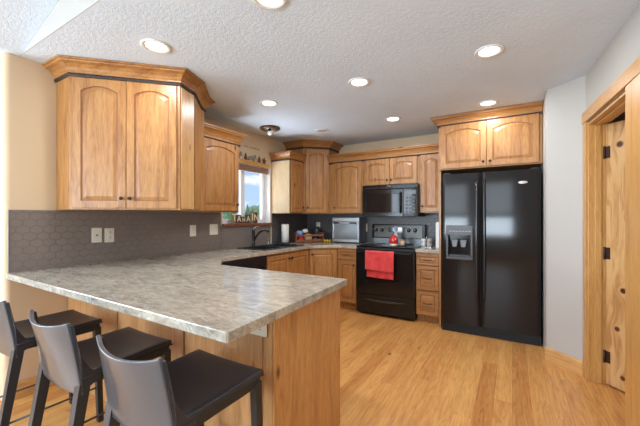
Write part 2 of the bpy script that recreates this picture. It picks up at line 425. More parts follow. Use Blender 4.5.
def cabinet(label, W, D, H, loc, rz, fronts, base=False, toe=.09, side=None, name='wall_cabinet', cat='cabinet', group=None, stile=.022, hollow=False):
    t = thing(name, label, cat, loc, rz, group)
    z0 = toe if base else 0
    mb = MB()
    if hollow:
        mb.box(0, .018, .0185, D, z0, H); mb.box(W-.018, W, .0185, D, z0, H); mb.box(.0181, W-.0181, D-.01, D, z0, H); mb.box(.0181, W-.0181, .0185, D-.0101, z0, z0+.018)
    else: mb.box(0, W, .0185, D, z0, H)
    if base: mb.box(.004, W-.004, .06, D, .0, z0-.0005)
    mb.build('body', side or W_CAB, t, bevel=.001)
    xs = [(0, stile), (W-stile, W)]; zs = [(z0, z0+.025), (H-.03, H)]
    frame_bars(W, H, xs, zs, z0=z0).build('face_frame', W_CAB, t, bevel=.001)
    for fsp in fronts:
        k = fsp[0]
        if k == 'door': _, x, z, w, h, rise, kn = fsp; door(t, x, z, w, h, rise, kn)
        else: _, x, z, w, h = fsp; drawer(t, x, z, w, h)
    return t

WX, YB, CZ = -3.047, 4.65, 2.46         # left wall, back wall, kitchen ceiling
UB, UT, TT = 1.355, 2.135, 2.37        # bottoms of wall cabinets, tops of low and tall ones
CT = .905

# ------------------------------------------------------------------ room shell
struct(MB().box(-5.0, 2.4, -4.1, 4.8, -.06, 0).build('floor', FLOOR))
struct(MB().box(-5.0, 2.4, .8635, 4.8, CZ, CZ+.12).build('ceiling', CEIL))
# vaulted ceiling of the dining side and the smooth face where it meets the flat kitchen ceiling
def vz(x): return CZ+.28*(x+3.0)
v = MB(); th = .12
v.add([(-3.0, -4.1, CZ), (2.4, -4.1, vz(2.4)), (2.4, .858, vz(2.4)), (-3.0, .858, CZ), (-3.0, -4.1, CZ+th), (2.4, -4.1, vz(2.4)+th), (2.4, .858, vz(2.4)+th), (-3.0, .858, CZ+th)],
      [(0, 1, 2, 3), (4, 5, 6, 7), (0, 1, 5, 4), (1, 2, 6, 5), (2, 3, 7, 6), (3, 0, 4, 7)])
v.box(-5.0, -3.0, -4.1, .858, CZ, CZ+th)
struct(v.build('ceiling_vault', CEIL))
v = MB(); v.add([(-5.0, .859, CZ), (2.4, .859, CZ), (2.4, .859, vz(2.4)+.1), (-5.0, .859, CZ+.11), (-5.0, .863, CZ), (2.4, .863, CZ), (2.4, .863, vz(2.4)+.1), (-5.0, .863, CZ+.11)],
      [(0, 1, 2, 3), (4, 5, 6, 7), (0, 1, 5, 4), (1, 2, 6, 5), (2, 3, 7, 6), (3, 0, 4, 7)])
struct(v.build('trim_1', SMOOTHC))

# left wall with window opening
WY0, WY1, WZ0, WZ1 = 2.75, 3.66, 1.215, 2.02
w = MB()
pl = [(WX, 1.0)]+[(WX-.035+.035*cos(a), .815-.035*sin(a)) for a in [R(k*10) for k in range(10)]]+[(WX-.115-.035*sin(a), .815-.035*cos(a)) for a in [R(k*10) for k in range(10)]]+[(WX-.15, 1.0)]
w.prism(pl, 0, CZ-.001)
w.box(WX-.15, WX, 1.0, WY0, 0, CZ-.001); w.box(WX-.15, WX, WY1, YB+.15, 0, CZ-.001)
w.box(WX-.15, WX, WY0, WY1, 0, WZ0-.03); w.box(WX-.15, WX, WY0, WY1, WZ1, CZ-.001)
struct(w.build('wall_left', BEIGE))
struct(MB().box(WX+.0005, 2.4, YB, YB+.15, 0, CZ-.001).build('wall_back', BEIGE))
# white drywall lining of the window recess
ln = MB(); ln.box(WX-.149, WX-.002, WY1-.012, WY1-.0005, WZ0, WZ1); ln.box(WX-.149, WX-.002, WY0+.0005, WY0+.012, WZ0, WZ1); ln.box(WX-.149, WX-.002, WY0+.0125, WY1-.0125, WZ1-.012, WZ1-.0005)
struct(ln.build('trim_2', VINYL, bevel=.003))

# alcove wall beside the fridge, diagonal wall, door wall
DW0 = Vector((.513, 3.358)); DD = Vector((.08, -.9968)).normalized(); DN = Vector((.9968, .08)).normalized()
def dw(s, t=0): p = DW0+DD*s+DN*t; return (p.x, p.y)
struct(MB().prism([(.268, 3.57), dw(0), dw(0, .12), (.60, 3.50), (.39, 3.68), (.39, YB), (.268, YB)], 0, CZ-.001).build('wall_right', GREYW))
DS0, DS1, DH = .075, .86, 2.055
q = MB(); q.prism([dw(0), dw(DS0), dw(DS0, .12), dw(0, .12)], 0, CZ-.001); q.prism([dw(DS0), dw(DS1), dw(DS1, .12), dw(DS0, .12)], DH, CZ-.001)
q.prism([dw(DS1), dw(2.5), dw(2.5, .12), dw(DS1, .12)], 0, CZ-.001); q.prism([dw(2.5), dw(7.45), dw(7.45, .12), dw(2.5, .12)], 0, vz(1)+.02)
struct(q.build('wall_doorway', GREYW))
# the room behind the door
q = MB(); q.box(2.28, 2.4, -4.1, YB, 0, vz(2.4)-.01); struct(q.build('wall_far_right', GREYW))
# dining walls behind the camera, with windows
def holed(axis, c0, c1, lo, hi, ztop, holes, name, m):
    mb = MB(); cur = lo
    def bx(a, b, z0, z1):
        if b-a > 1e-4:
            if axis == 'x': mb.box(a, b, c0, c1, z0, z1)
            else: mb.box(c0, c1, a, b, z0, z1)
    for a, b, z0, z1 in holes:
        bx(cur, a, 0, ztop); bx(a, b, 0, z0); bx(a, b, z1, ztop); cur = b
    bx(cur, hi, 0, ztop); return struct(mb.build(name, m))
SH = [(-4.25, -3.25, .6, 2.42), (-2.85, -1.25, .6, 2.42), (-.95, .05, .6, 2.42)]
holed('x', -4.1, -3.98, -4.87, .97, 3.55, SH, 'wall_south', GREYW)
holed('y', -4.99, -4.87, -3.98, 1.6, 2.458, [(-2.9, -.3, .6, 2.42)], 'wall_west', GREYW)
struct(MB().box(-4.87, WX-.151, 1.5, 1.6, 0, 2.458).build('wall_alcove', GREYW))
wi = 3
for a, b, z0, z1 in SH:
    mb = MB(); e = .05
    mb.box(a, b, -4.06, -4.01, z0, z0+e); mb.box(a, b, -4.06, -4.01, z1-e, z1); mb.box(a, a+e, -4.06, -4.01, z0+e, z1-e); mb.box(b-e, b, -4.06, -4.01, z0+e, z1-e)
    if b-a > 1.2: mb.box((a+b)/2-.03, (a+b)/2+.03, -4.06, -4.01, z0+e, z1-e)
    struct(mb.build('window_%d' % wi, VINYL)); wi += 1
mb = MB(); mb.box(-4.95, -4.9, -2.9, -.3, .6, .65); mb.box(-4.95, -4.9, -2.9, -.3, 2.37, 2.42)
for y in (-2.9, -1.63, -.35): mb.box(-4.95, -4.9, y, y+.05, .65, 2.37)
struct(mb.build('window_%d' % wi, VINYL))

# ------------------------------------------------------------------ kitchen window
win = thing('window_1', 'white vinyl sliding window above the sink looking out on sky and trees', 'window', (WX-.13, 3.2, WZ0)); win['kind'] = 'structure'
W0, W1, H0 = WY0-3.2+.013, WY1-3.2-.013, WZ1-WZ0-.013
mb = MB(); e = .055
mb.box(-.019, .03, W0, W1, 0.001, e); mb.box(-.019, .03, W0, W1, H0-e, H0); mb.box(-.019, .03, W0, W0+e, e, H0-e); mb.box(-.019, .03, W1-e, W1, e, H0-e)
mb.build('window_frame', VINYL, win, bevel=.003)
mb = MB(); mb.box(-.012, .026, -.035, .035, e, H0-e); mb.build('meeting_stile', VINYL, win, bevel=.003)
MB().box(.002, .006, W0+e, -.035, e, H0-e).build('pane', GLASS, win); MB().box(.002, .006, .035, W1-e, e, H0-e).build('pane', GLASS, win)
# sill
sl = MB().box(WX-.148, WX+.045, WY0-.012, WY1+.015, WZ0-.029, WZ0).build('window_sill', W_SILL, bevel=.004)
sl['kind'] = 'structure'; sl['label'] = 'red brown wooden sill of the window above the sink'
# valance board and woven blind
va = MB().box(WX+.001, WX+.035, WY0-.02, 3.60, 2.005, 2.055).build('window_valance', W_TRIM, bevel=.003); tag(va, 'plain wooden valance board across the top of the kitchen window', 'valance')
mb = MB()
for i in range(5): mb.box(WX-.05, WX-.012, WY0+.02, 3.63, 1.918+i*.017, 1.933+i*.017)
bl = mb.build('window_blind', BLIND, bevel=.004); tag(bl, 'brown woven blind pulled up in a stack under the valance of the kitchen window', 'blind')

# metal cut-outs on the valance
def outline(name, poly, mat, label, cat, y, sc=1.0, group=None):
    mb = MB(); n = len(poly); t = .006
    vs = [(t/2, px*sc, pz*sc) for px, pz in poly]+[(-t/2, px*sc, pz*sc) for px, pz in poly]
    mb.add(vs, [tuple(range(n)), tuple(range(n, 2*n))[::-1]]+[(i, (i+1) % n, (i+1) % n+n, i+n) for i in range(n)])
    o = mb.build(name, mat, None, (WX+.018, y, 2.0555)); return tag(o, label, cat, group)
moose = [(-.08, 0), (-.065, 0), (-.06, .03), (.01, .03), (.015, 0), (.03, 0), (.035, .035), (.06, .05), (.075, .045), (.08, .055), (.062, .07), (.075, .085), (.07, .1), (.055, .08), (.045, .1), (.035, .08), (.03, .068), (-.02, .075), (-.07, .06), (-.085, .04)]
pine = [(-.008, 0), (.008, 0), (.008, .015), (.034, .015), (.014, .04), (.026, .04), (.01, .065), (.016, .065), (0, .1), (-.016, .065), (-.01, .065), (-.026, .04), (-.014, .04), (-.034, .015), (-.008, .015)]
star = [((.05 if i % 2 == 0 else .022)*sin(pi*i/5), .041+(.05 if i % 2 == 0 else .022)*cos(pi*i/5)) for i in range(10)]
star[5] = (star[5][0], 0.0)
outline('metal_tree', pine, RUST, 'small rusty pine tree cut-out by the wall cabinet at the valance end', 'ornament', 2.86)
outline('metal_moose', moose, PALEM, 'pale metal moose cut-out on the valance nearest the wall cabinet door', 'ornament', 2.99)
outline('metal_tree', pine, RUST, 'rusty pine tree cut-out between the two pale moose on the valance', 'ornament', 3.13)
outline('metal_moose', moose, PALEM, 'pale metal moose cut-out in the middle of the valance', 'ornament', 3.26)
outline('metal_tree', pine, RUST, 'rusty pine tree cut-out just left of the star on the valance', 'ornament', 3.395)
outline('metal_star', star, RUST, 'rusty brown star standing at the right end of the valance', 'ornament', 3.50)
# faint brown script on the wall over the window
mb = MB(); y = 2.79
for wl in (5, 3, 3, 6):
    pts = []
    for i in range(wl*6+1):
        a = i/6*2*pi; h = .016 if (i//6) % 2 == 0 else .026
        pts.append((WX+.0015, y+i*.0052+.004*sin(a), 2.235+h*.5*(1-cos(a))))
    mb.tube(pts, .0022, 4); y += wl*6*.0052+.03
o = mb.build('wall_script', INK); tag(o, 'faint line of brown script lettering on the beige wall over the kitchen window', 'lettering')
# letter blocks on the sill
def text(body, size, parent, loc, rot, mat, ext=.001, name='letter', bold=0.0):
    cu = bpy.data.curves.new(name, 'FONT'); cu.body = body; cu.size = size; cu.extrude = ext; cu.offset = bold
    cu.align_x = 'CENTER'; cu.align_y = 'CENTER'; cu.materials.append(mat)
    o = bpy.data.objects.new(name, cu); COL.objects.link(o); o.location = loc; o.rotation_euler = rot
    bpy.context.view_layer.update()
    me = bpy.data.meshes.new_from_object(o); me.materials.clear(); me.materials.append(mat)
    bpy.data.objects.remove(o); o = bpy.data.objects.new(name, me); COL.objects.link(o); o.location = loc; o.rotation_euler = rot
    if parent is not None: o.parent = parent
    return o
blk = [('T', .15, .06, OLIVE, CREAM, 'tall olive block with the letter T, leftmost of the letter blocks'),
       ('A', .115, .075, BROWNB, CREAM, 'brown framed block with a cream letter A beside the tall olive T block'),
       ('H', .09, .07, BROWNB, CREAM, 'shortest brown letter block with the letter H on the window sill'),
       ('A', .115, .075, BROWNB, CREAM, 'brown framed block with a cream letter A right of the shortest block'),
       ('I', .165, .06, OLIVE, CREAM, 'tallest olive block with the letter I on the window sill'),
       ('N', .15, .065, BROWNB, CREAM, 'dark brown block with the letter N, rightmost of the letter blocks')]
y = 2.905
for ch, h, wd, m1, m2, lab in blk:
    t = thing('letter_block', lab, 'letter block', (WX-.005, y+wd/2, WZ0+.0005), 0, 'wooden letter blocks on the kitchen window sill')
    MB().box(-.016, .016, -wd/2+.002, wd/2-.002, 0, h).build('block', m1, t, bevel=.003)
    text(ch, h*.85 if ch != 'A' else h*.9, t, (.0185, 0, h*.5), (R(90), 0, R(90)), m2, bold=.002)
    y += wd+.012

# ------------------------------------------------------------------ tiles
def backsplash(name, U, V, mat, groutm, label, loc, rz, edge=False, pw=.078, ph=.05, holes=()):
    """hex tiles on a plane: local x along wall 0..U, z 0..V, front towards -y"""
    t = thing(name, label, 'backsplash', loc, rz)
    MB().box(0, U, .0, .004, 0, V).build('grout', groutm, t)
    mb = MB(); g = .0022; rows = int(V/ph)+2; cols = int(U/pw)+2
    hx = pw/2-g; a = ph*2/3-g; b = ph/3-g*.6
    for r in range(rows):
        for c in range(cols):
            cx = c*pw+(pw/2 if r % 2 else 0); cz = r*ph
            def hexp(s): return [(cx+x*s, cz+z*s) for x, z in ((0, -a), (hx, -b), (hx, b), (0, a), (-hx, b), (-hx, -b))]
            cl = lambda p: (min(max(p[0], .001), U-.001), min(max(p[1], .001), V-.001))
            o_ = [cl(p) for p in hexp(1)]; i_ = [cl(p) for p in hexp(.93)]
            ar = sum(o_[k][0]*o_[(k+1) % 6][1]-o_[(k+1) % 6][0]*o_[k][1] for k in range(6))/2
            if abs(ar) < 2e-5: continue
            vs = [(x, -.0003, z) for x, z in o_]+[(x, -.0019, z) for x, z in i_]
            mb.add(vs, [(6, 7, 8, 9, 10, 11)]+[(k, (k+1) % 6, (k+1) % 6+6, k+6) for k in range(6)])
    ti = mb.build('hexagon_tiles', mat, t); 
    if edge: MB().box(-.006, -.0005, -.006, .004, 0, V).build('metal_edge', STEEL, t)
    return t
backsplash('tile_backsplash', WY0-.03-.803, UB-.004-CT-.001, HEXT, GROUT, 'taupe hexagon tile backsplash along the left wall with the outlets', (WX+.005, .803, CT+.0015), R(90), True)
backsplash('tile_backsplash', .93, WZ0-.034-CT-.001, HEXT, GROUT, 'low strip of taupe hexagon tile under the kitchen window', (WX+.005, WY0-.028, CT+.0015), R(90))
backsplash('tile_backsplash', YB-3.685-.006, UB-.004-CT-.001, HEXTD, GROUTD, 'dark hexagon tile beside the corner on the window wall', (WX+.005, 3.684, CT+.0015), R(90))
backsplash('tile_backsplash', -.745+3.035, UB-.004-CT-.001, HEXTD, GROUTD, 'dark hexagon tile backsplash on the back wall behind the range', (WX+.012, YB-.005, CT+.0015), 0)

def outlet(kind, loc, rz, label, w=.078, h=.125, rot=None, plug=False):
    t = thing('wall_outlet' if kind != 'switch' else 'light_switch', label, 'outlet' if kind != 'switch' else 'switch', loc, rz)
    if rot: t.rotation_euler = rot
    MB().box(-w/2, w/2, -.006, 0, -h/2, h/2).build('cover_plate', IVORY, t, bevel=.003)
    if kind == 'jack': MB().lathe([(.007, -.0062), (.007, -.009), (.003, -.0095)], (0, 0, 0), 12, axis='y').build('jack', SLOT, t)
    elif kind == 'duplex':
        for dz in (-.024, .024):
            f = MB().lathe([(.017, -.0058), (.017, -.0085), (.016, -.009)], (0, 0, dz), 20, axis='y').build('receptacle', IVORY, t)
            MB().box(-.008, -.005, -.0096, -.0088, dz-.002, dz+.009).box(.005, .008, -.0096, -.0088, dz-.002, dz+.008).box(-.0025, .0025, -.0096, -.0088, dz-.011, dz-.006).build('slots', SLOT, f)
    else:
        n = 2 if w > .1 else 1
        for i in range(n):
            x = 0 if n == 1 else (-.023+.046*i)
            MB().box(x-.016, x+.016, -.0095, -.0058, -.033, .033).build('rocker', IVORY, t, bevel=.002)
    return t
TX = WX+.0015
outlet('jack', (TX, 1.36, 1.145), R(90), 'cream wall plate with one small dark jack, leftmost on the tile')
outlet('duplex', (TX, 1.46, 1.14), R(90), 'cream double outlet right beside the plate with the small jack')
outlet('switch', (TX, 2.32, 1.148), R(90), 'narrow cream single switch on the tile under the wall cabinets')
outlet('switch', (TX, 2.61, 1.152), R(90), 'wide cream double switch on the tile beside the kitchen window', w=.12)
for o in [x for x in bpy.data.objects if x.parent is None and x.name.startswith(('wall_outlet', 'light_switch'))]: o.location.x += .0005+.0025
o1 = outlet('duplex', (-2.82, YB-.011, 1.15), 0, 'cream outlet behind the wooden snack basket with a black plug in it')
o2 = outlet('duplex', (-1.965, YB-.011, 1.135), 0, 'cream outlet between the toaster oven and the range', w=.075)
MB().box(-.014, .014, -.035, -.010, -.040, -.010).build('plug', BLACKM, o1, bevel=.004); MB().box(-.014, .014, -.035, -.010, .010, .036).build('plug', BLACKM, o2, bevel=.004)
outlet('duplex', (-1.03, 1.1375, .785), 0, 'white outlet mounted sideways on the peninsula back under the counter corner', rot=(0, R(90), 0))

# ------------------------------------------------------------------ wall cabinets
# angled tall cabinet
poly = [(-3.045, 1.078), (-2.815, 1.078), (-2.276, 1.617), (-2.345, 1.80), (-2.585, 2.06), (-2.62, 2.132), (-3.045, 2.132)]
bc = thing('angled_wall_cabinet', 'largest tall wall cabinet with two arched doors angled out over the peninsula', 'cabinet', (-3.03, 1.06, UB))
ox, oy = -3.03, 1.06
MB().prism([(x-ox, y-oy) for x, y in poly], 0, TT-UB+.02).build('body', W_CAB, bc, bevel=.003)
A = Vector((-2.815-ox, 1.078-oy)); d45 = R(45)
Lf = (Vector((-2.276, 1.617))-Vector((-2.815, 1.078))).length
dwid = (Lf-.05)/2; HD = TT-UB-.045
dl = door(bc, .024, .012, dwid, HD, .04, (dwid-.028, .075), (A.x+.0007, A.y-.0007, 0), d45)
dr = door(bc, .027+dwid, .012, dwid, HD, .04, (.028, .075), (A.x+.0007, A.y-.0007, 0), d45)
# narrow knotty side panels
for (ax, ay), (bx, by), m in ((poly[2], poly[3], W_PINE), (poly[3], poly[4], W_CAB)):
    Ls = math.hypot(bx-ax, by-ay)
    MB().box(.012, Ls-.008, -.006, 0, .012, TT-UB-.03).build('side_panel', m, bc, (ax-ox+.0004, ay-oy+.0002, 0), math.atan2(by-ay, bx-ax), bevel=.002)
cr = crown([(x-ox, y-oy) for x, y in poly], TT-UB, CZ-TT-.003, .09, bc)
# cabinet 2 beside the window
XF = -2.72
def upper(label, W, H, loc, rz, fronts, D=.32, **k): return cabinet(label, W, D, H, loc, rz, fronts, **k)
hU = UT-UB
c2 = upper('wall cabinet with one arched door between the angled cabinet and the window', .56, hU, (XF, 2.135, UB), R(90),
           [('door', .02, .012, .52, hU-.03, .04, (.52-.03, .075))], D=.323)
crown([(.0, .0), (.56, .0), (.56, .32)], hU, .115, .075, c2)
# small cabinet right of the window with pale end
c3 = upper('narrow wall cabinet right of the window with a pale glossy end panel', .352, hU, (XF, 3.685, UB), R(90),
           [('door', .02, .012, .31, hU-.03, .03, (.31-.03, .075))], D=.323)
MB().box(.002, .321, -.006, -.0005, .0, hU-.002).build('end_panel', W_PALE, c3, (0, 0, 0), R(90)); 
c3.children[-1].rotation_euler = (0, 0, 0); 
ep = c3.children[-1]; bpy.data.objects.remove(ep)
MB().box(-.006, -.0005, .001, .321, 0, hU-.001).build('end_panel', W_PALE, c3, bevel=.001)['label'] = 'pale glossy end panel'
crown([(-.006, .32), (-.006, .0), (.35, .0)], hU, .095, .065, c3)
# tall diagonal corner cabinet
hT = TT-UB
p0, p1 = Vector((XF, 4.04)), Vector((-2.437, 4.323))
cc = thing('corner_wall_cabinet', 'tall diagonal wall cabinet in the far corner with one arched door', 'cabinet', (XF, 4.04, UB))
MB().prism([(0, 0), (.283, .283), (.283, .608), (-.325, .608), (-.325, 0)], 0, hT).build('body', W_CAB, cc, bevel=.001)
Lc = (p1-p0).length
door(cc, .03, .012, Lc-.06, hT-.045, .035, (.03, .075), (.0007, -.0007, 0), R(45))
crown([(-.325, .0), (0, 0), (.283, .283), (.283, .608)], hT, CZ-TT-.003, .10, cc)
# back wall cabinets
YF = 4.33
c4 = upper('wall cabinet with one arched door left of the microwave, over the toaster oven', .566, hU, (-2.432, YF, UB), 0,
           [('door', .076, .012, .47, hU-.03, .035, (.03, .075))], stile=.07, D=.315)
c5 = upper('short wall cabinet with two small arched doors above the microwave', .796, UT-1.745, (-1.862, YF, 1.745), 0,
           [('door', .02, .01, .375, UT-1.745-.03, .03, (.375-.028, .06)), ('door', .40, .01, .375, UT-1.745-.03, .03, (.028, .06))], D=.315)
c6 = upper('narrow wall cabinet with one arched door right of the microwave, beside the refrigerator', .318, hU, (-1.062, YF, UB), 0,
           [('door', .02, .012, .275, hU-.03, .03, (.028, .075))], D=.315)
tag(crown([(-2.434, YF), (-.746, YF)], UT, .11, .075), 'long wooden crown molding over the three cabinets around the microwave', 'molding')
# cabinet over the fridge
hF = TT-1.845
c7 = cabinet('deep cabinet with two wide arched doors above the black refrigerator', 1.003, .70, hF+.01, (-.74, 3.94, 1.845), 0,
             [('door', .025, .012, .472, hF-.03, .045, (.472-.03, .05)), ('door', .503, .012, .472, hF-.03, .045, (.03, .05))])
crown([(0, .37), (0, 0), (1.003, 0)], hF, CZ-TT-.003, .08, c7)
o = MB().box(-.742, -.717, 3.96, 4.645, 0, 1.843).build('refrigerator_side_panel', W_CAB, bevel=.002); tag(o, 'tall thin wooden side panel standing at the left of the refrigerator', 'panel')

# ------------------------------------------------------------------ base cabinets
BH = .862
# peninsula
pn = thing('peninsula_cabinet', 'wood panelled peninsula base under the stone breakfast counter', 'cabinet', (-2.0, 1.15, 0))
MB().box(-1.04, 1.055, .015, .64, .0, BH).build('body', W_PEN, pn)
xs = [-1.04, -.29, .415, 1.0]
for a, b in zip(xs[:-1], xs[1:]): MB().box(a+.006, b-.006, .0, .0145, .0, BH).build('back_panel', W_PEN, pn, bevel=.002)
MB().box(1.0, 1.0545, -.004, .0145, 0, BH).build('corner_stile', W_PEN, pn, bevel=.003)
MB().box(1.056, 1.070, -.004, .645, 0, BH).build('end_panel', W_END, pn, bevel=.003)
for i in range(2):
    dd = panel_front(.42, BH-.14).build('door', [W_CAB, W_GLAZE], pn, (1.0-.44*i, .641, .11), R(180)); knob(dd, .39, .62)
# angled filler base cabinet at the inner corner
o = MB().prism([(-2.115, 1.815), (-2.425, 2.125), (-2.425, 2.128), (-3.04, 2.128), (-3.04, 1.815)], 0, BH).build('corner_filler_cabinet', W_CAB, bevel=.002)
tag(o, 'angled base cabinet in the inner corner between peninsula and dishwasher', 'cabinet')
# dishwasher
t = thing('dishwasher', 'black dishwasher under the counter left of the sink cabinet', 'dishwasher', (-2.42, 2.130, 0), R(90))
MB().box(.003, .691, .02, .60, .09, BH-.003).build('tub', BLACKM, t); MB().box(.003, .691, -.012, .0195, .11, .74).build('door', SATIN, t, bevel=.004)
MB().box(.003, .691, -.016, .0195, .745, BH-.004).build('control_panel', SATIN, t, bevel=.004); MB().box(.003, .691, .05, .07, 0, .088).build('kick_plate', BLACKM, t)
# sink base
bh = BH
cabinet('base cabinet with two doors under the black sink', .905, .60, BH, (-2.437, 2.826, 0), R(90),
        [('door', .02, .115, .43, bh-.14, 0, (.43-.03, bh-.14-.055)), ('door', .455, .115, .43, bh-.14, 0, (.03, bh-.14-.055))], base=True, name='base_cabinet', hollow=True)
# diagonal corner base
cb = thing('corner_base_cabinet', 'diagonal base cabinet with one door in the far corner under the snack basket', 'cabinet', (-2.437, 3.736, 0))
MB().prism([(0, 0), (.301, .301), (.301, .905), (-.605, .905), (-.605, 0)], .09, BH).build('body', W_CAB, cb)
MB().prism([(-.04, .04), (.261, .341), (.261, .9), (-.6, .9), (-.6, .04)], 0, .0895).build('toe_kick', W_CAB, cb)
Lb = .301*math.sqrt(2); door(cb, .02, .115, Lb-.04, bh-.14, 0, (.03, bh-.14-.055), (.0007, -.0007, 0), R(45))
cabinet('base cabinet with one drawer over one door between the corner and the range', .312, .60, BH, (-2.133, 4.04, 0), 0,
        [('drawer', .016, .708, .28, .135), ('door', .016, .11, .28, .585, 0, (.28-.03, .53))], base=True, name='base_cabinet')
cabinet('base cabinet with three drawers between the range and the refrigerator', .286, .60, BH, (-1.030, 4.04, 0), 0,
        [('drawer', .012, .71, .262, .135), ('drawer', .012, .405, .262, .292), ('drawer', .012, .10, .262, .292)], base=True, name='base_cabinet')

# ------------------------------------------------------------------ countertops
def countertop(outer, holes, label, th=.04):
    bm = bmesh.new(); allE = []
    for lp in [outer]+holes:
        vs = [bm.verts.new((x, y, CT)) for x, y in lp]
        allE += [bm.edges.new((vs[i], vs[(i+1) % len(vs)])) for i in range(len(vs))]
    bmesh.ops.triangle_fill(bm, edges=allE, use_beauty=True)
    r = bmesh.ops.extrude_face_region(bm, geom=list(bm.faces))
    for g in r['geom']:
        if isinstance(g, bmesh.types.BMVert): g.co.z -= th
    bmesh.ops.recalc_face_normals(bm, faces=bm.faces)
    es = [e for e in bm.edges if len(e.link_faces) == 2 and abs(e.verts[0].co.z-e.verts[1].co.z) < 1e-5 and e.calc_face_angle() > 1]
    bmesh.ops.bevel(bm, geom=es, offset=.004, segments=2, affect='EDGES', profile=.6)
    me = bpy.data.meshes.new('countertop'); bm.to_mesh(me); bm.free(); me.materials.append(STONE)
    o = bpy.data.objects.new('countertop', me); COL.objects.link(o); return tag(o, label, 'countertop')
SX0, SX1, SY0, SY1 = -2.96, -2.49, 2.89, 3.70
countertop([(WX+.002, .79), (-.842, .775), (-.836, .781), (-.900, 1.83), (-.910, 1.84), (-2.075, 1.85), (-2.40, 2.17), (-2.40, 3.715), (-2.118, 4.0), (-1.824, 4.0), (-1.824, YB-.002), (WX+.002, YB-.002)],
           [[(SX0+.02, SY0+.02), (SX1-.02, SY0+.02), (SX1-.02, SY1-.02), (SX0+.02, SY1-.02)]], 'grey brown stone countertop running from the peninsula past the sink to the range')
countertop([(-1.028, 4.0), (-.745, 4.0), (-.745, YB-.002), (-1.028, YB-.002)], [], 'short stone countertop between the range and the refrigerator')

# ------------------------------------------------------------------ sink and faucet
t = thing('kitchen_sink', 'black double bowl drop-in sink in the counter under the window', 'sink', ((SX0+SX1)/2, (SY0+SY1)/2, CT))
hx, hy = (SX1-SX0)/2, (SY1-SY0)/2; mb = MB(); zt = .010
ring = [(-hx, -hx+.075, -hy, hy), (hx-.035, hx, -hy, hy), (-hx+.075, hx-.035, -hy, -hy+.035), (-hx+.075, hx-.035, hy-.035, hy), (-hx+.075, hx-.035, -.02, .02)]
for a, b, c, d in ring: mb.box(a, b, c, d, .0008, zt)
mb.build('rim', SINK, t, bevel=.003)
for c, d in ((-hy+.035, -.02), (.02, hy-.035)):
    b_ = MB(); a0, a1 = -hx+.075, hx-.035; g = .004
    b_.box(a0, a0+g, c, d, -.19, 0); b_.box(a1-g, a1, c, d, -.19, 0); b_.box(a0+g, a1-g, c, c+g, -.19, 0); b_.box(a0+g, a1-g, d-g, d, -.19, 0); b_.box(a0, a1, c, d, -.195, -.19)
    bo = b_.build('bowl', SINK, t); MB().lathe([(.04, -.1895), (.04, -.186), (.03, -.188)], ((a0+a1)/2, (c+d)/2, 0), 20).build('drain', CHROME, bo)
t = thing('kitchen_faucet', 'black single handle faucet arching over the sink', 'faucet', (-2.93, 3.17, CT+.0105), R(14))
MB().lathe([(.028, 0), (.028, .008), (.021, .014), (.019, .05), (.020, .20), (.022, .205), (.019, .228), (.008, .236)], n=20).build('body', BLACK, t)
MB().tube([(.0, 0, .06), (.03, 0, .11), (.07, 0, .165), (.12, 0, .205), (.17, 0, .215), (.205, 0, .205), (.222, 0, .188)], [.012, .013, .014, .014, .015, .016, .015], 12).build('spout', BLACK, t)
MB().tube([(0, 0, .230), (.02, .03, .25), (.045, .085, .262)], [.007, .006, .005], 8).build('lever', CHROME, t)
t = thing('soap_dispenser', 'small shiny soap dispenser behind the sink right of the faucet', 'dispenser', (-2.925, 3.46, CT+.0105))
MB().lathe([(.017, 0), (.017, .006), (.009, .012), (.009, .055), (.013, .06), (.013, .075), (.004, .078)], n=14).build('body', CHROME, t)
MB().tube([(0, 0, .07), (.02, 0, .08), (.05, 0, .072)], .005, 8).build('nozzle', CHROME, t)

# ------------------------------------------------------------------ counter items, corner
t = thing('paper_towel_holder', 'upright roll of white paper towel on a dark stand left of the snack basket', 'paper towel', (-2.93, 3.86, CT+.0005))
MB().lathe([(.07, 0), (.07, .01), (.06, .014)], n=24).build('base', BLACKM, t); MB().lathe([(.006, .014), (.006, .3), (.012, .305), (.002, .315)], n=10).build('post', BLACKM, t)
MB().lathe([(.012, .0145), (.056, .0145), (.056, .285), (.012, .285)], n=28).build('paper_roll', PAPER, t)
t = thing('pepper_mill', 'dark slim pepper mill standing between paper towel and snack basket', 'mill', (-2.955, 3.985, CT+.0005))
MB().lathe([(.028, 0), (.030, .01), (.022, .06), (.018, .10), (.024, .15), (.020, .17)], n=18).build('body', BLACKM, t); MB().lathe([(.02, .1705), (.024, .185), (.018, .205), (.006, .212)], n=18).build('cap', BLACKM, t)
bk = thing('snack_basket', 'reddish brown wooden basket of snack bags in the counter corner', 'basket', (-2.762, 4.235, CT+.0005), R(52))
mb = MB(); 
for y in (-.08, .08):
    mb.box(-.22, .22, y-.006, y+.006, .01, .045); mb.box(-.22, .22, y-.006, y+.006, .095, .118)
mb.box(-.22, .22, -.08, .08, .002, .010)
mb.build('rails', W_BASK, bk, bevel=.002)
for x in (-.226, .214): MB().box(x, x+.012, -.095, .095, 0, .16 if x < 0 else .15).build('end_board', W_BASK, bk, bevel=.004)
def bag(lab, m, x, y, z, w, d, h, tilt=0):
    mb = MB().ball((0, 0, h/2), 1, 0, (w/2, d/2, h/2), 20)
    mb.v = [(math.copysign(abs(a/(w/2))**.6, a)*w/2, b, c) for a, b, c in mb.v]
    M = Matrix.Rotation(R(52), 4, 'Z') @ Vector((x, y, 0))
    o = mb.build('snack_bag', m, None, (-2.762+M.x, 4.235+M.y, CT+z), rot=(0, R(tilt), R(52))); tag(o, lab, 'snack bag', 'snack bags in the wooden basket')
bag('small red snack bag low at the left end of the basket', SNACKR, -.125, -.005, .013, .10, .09, .085)
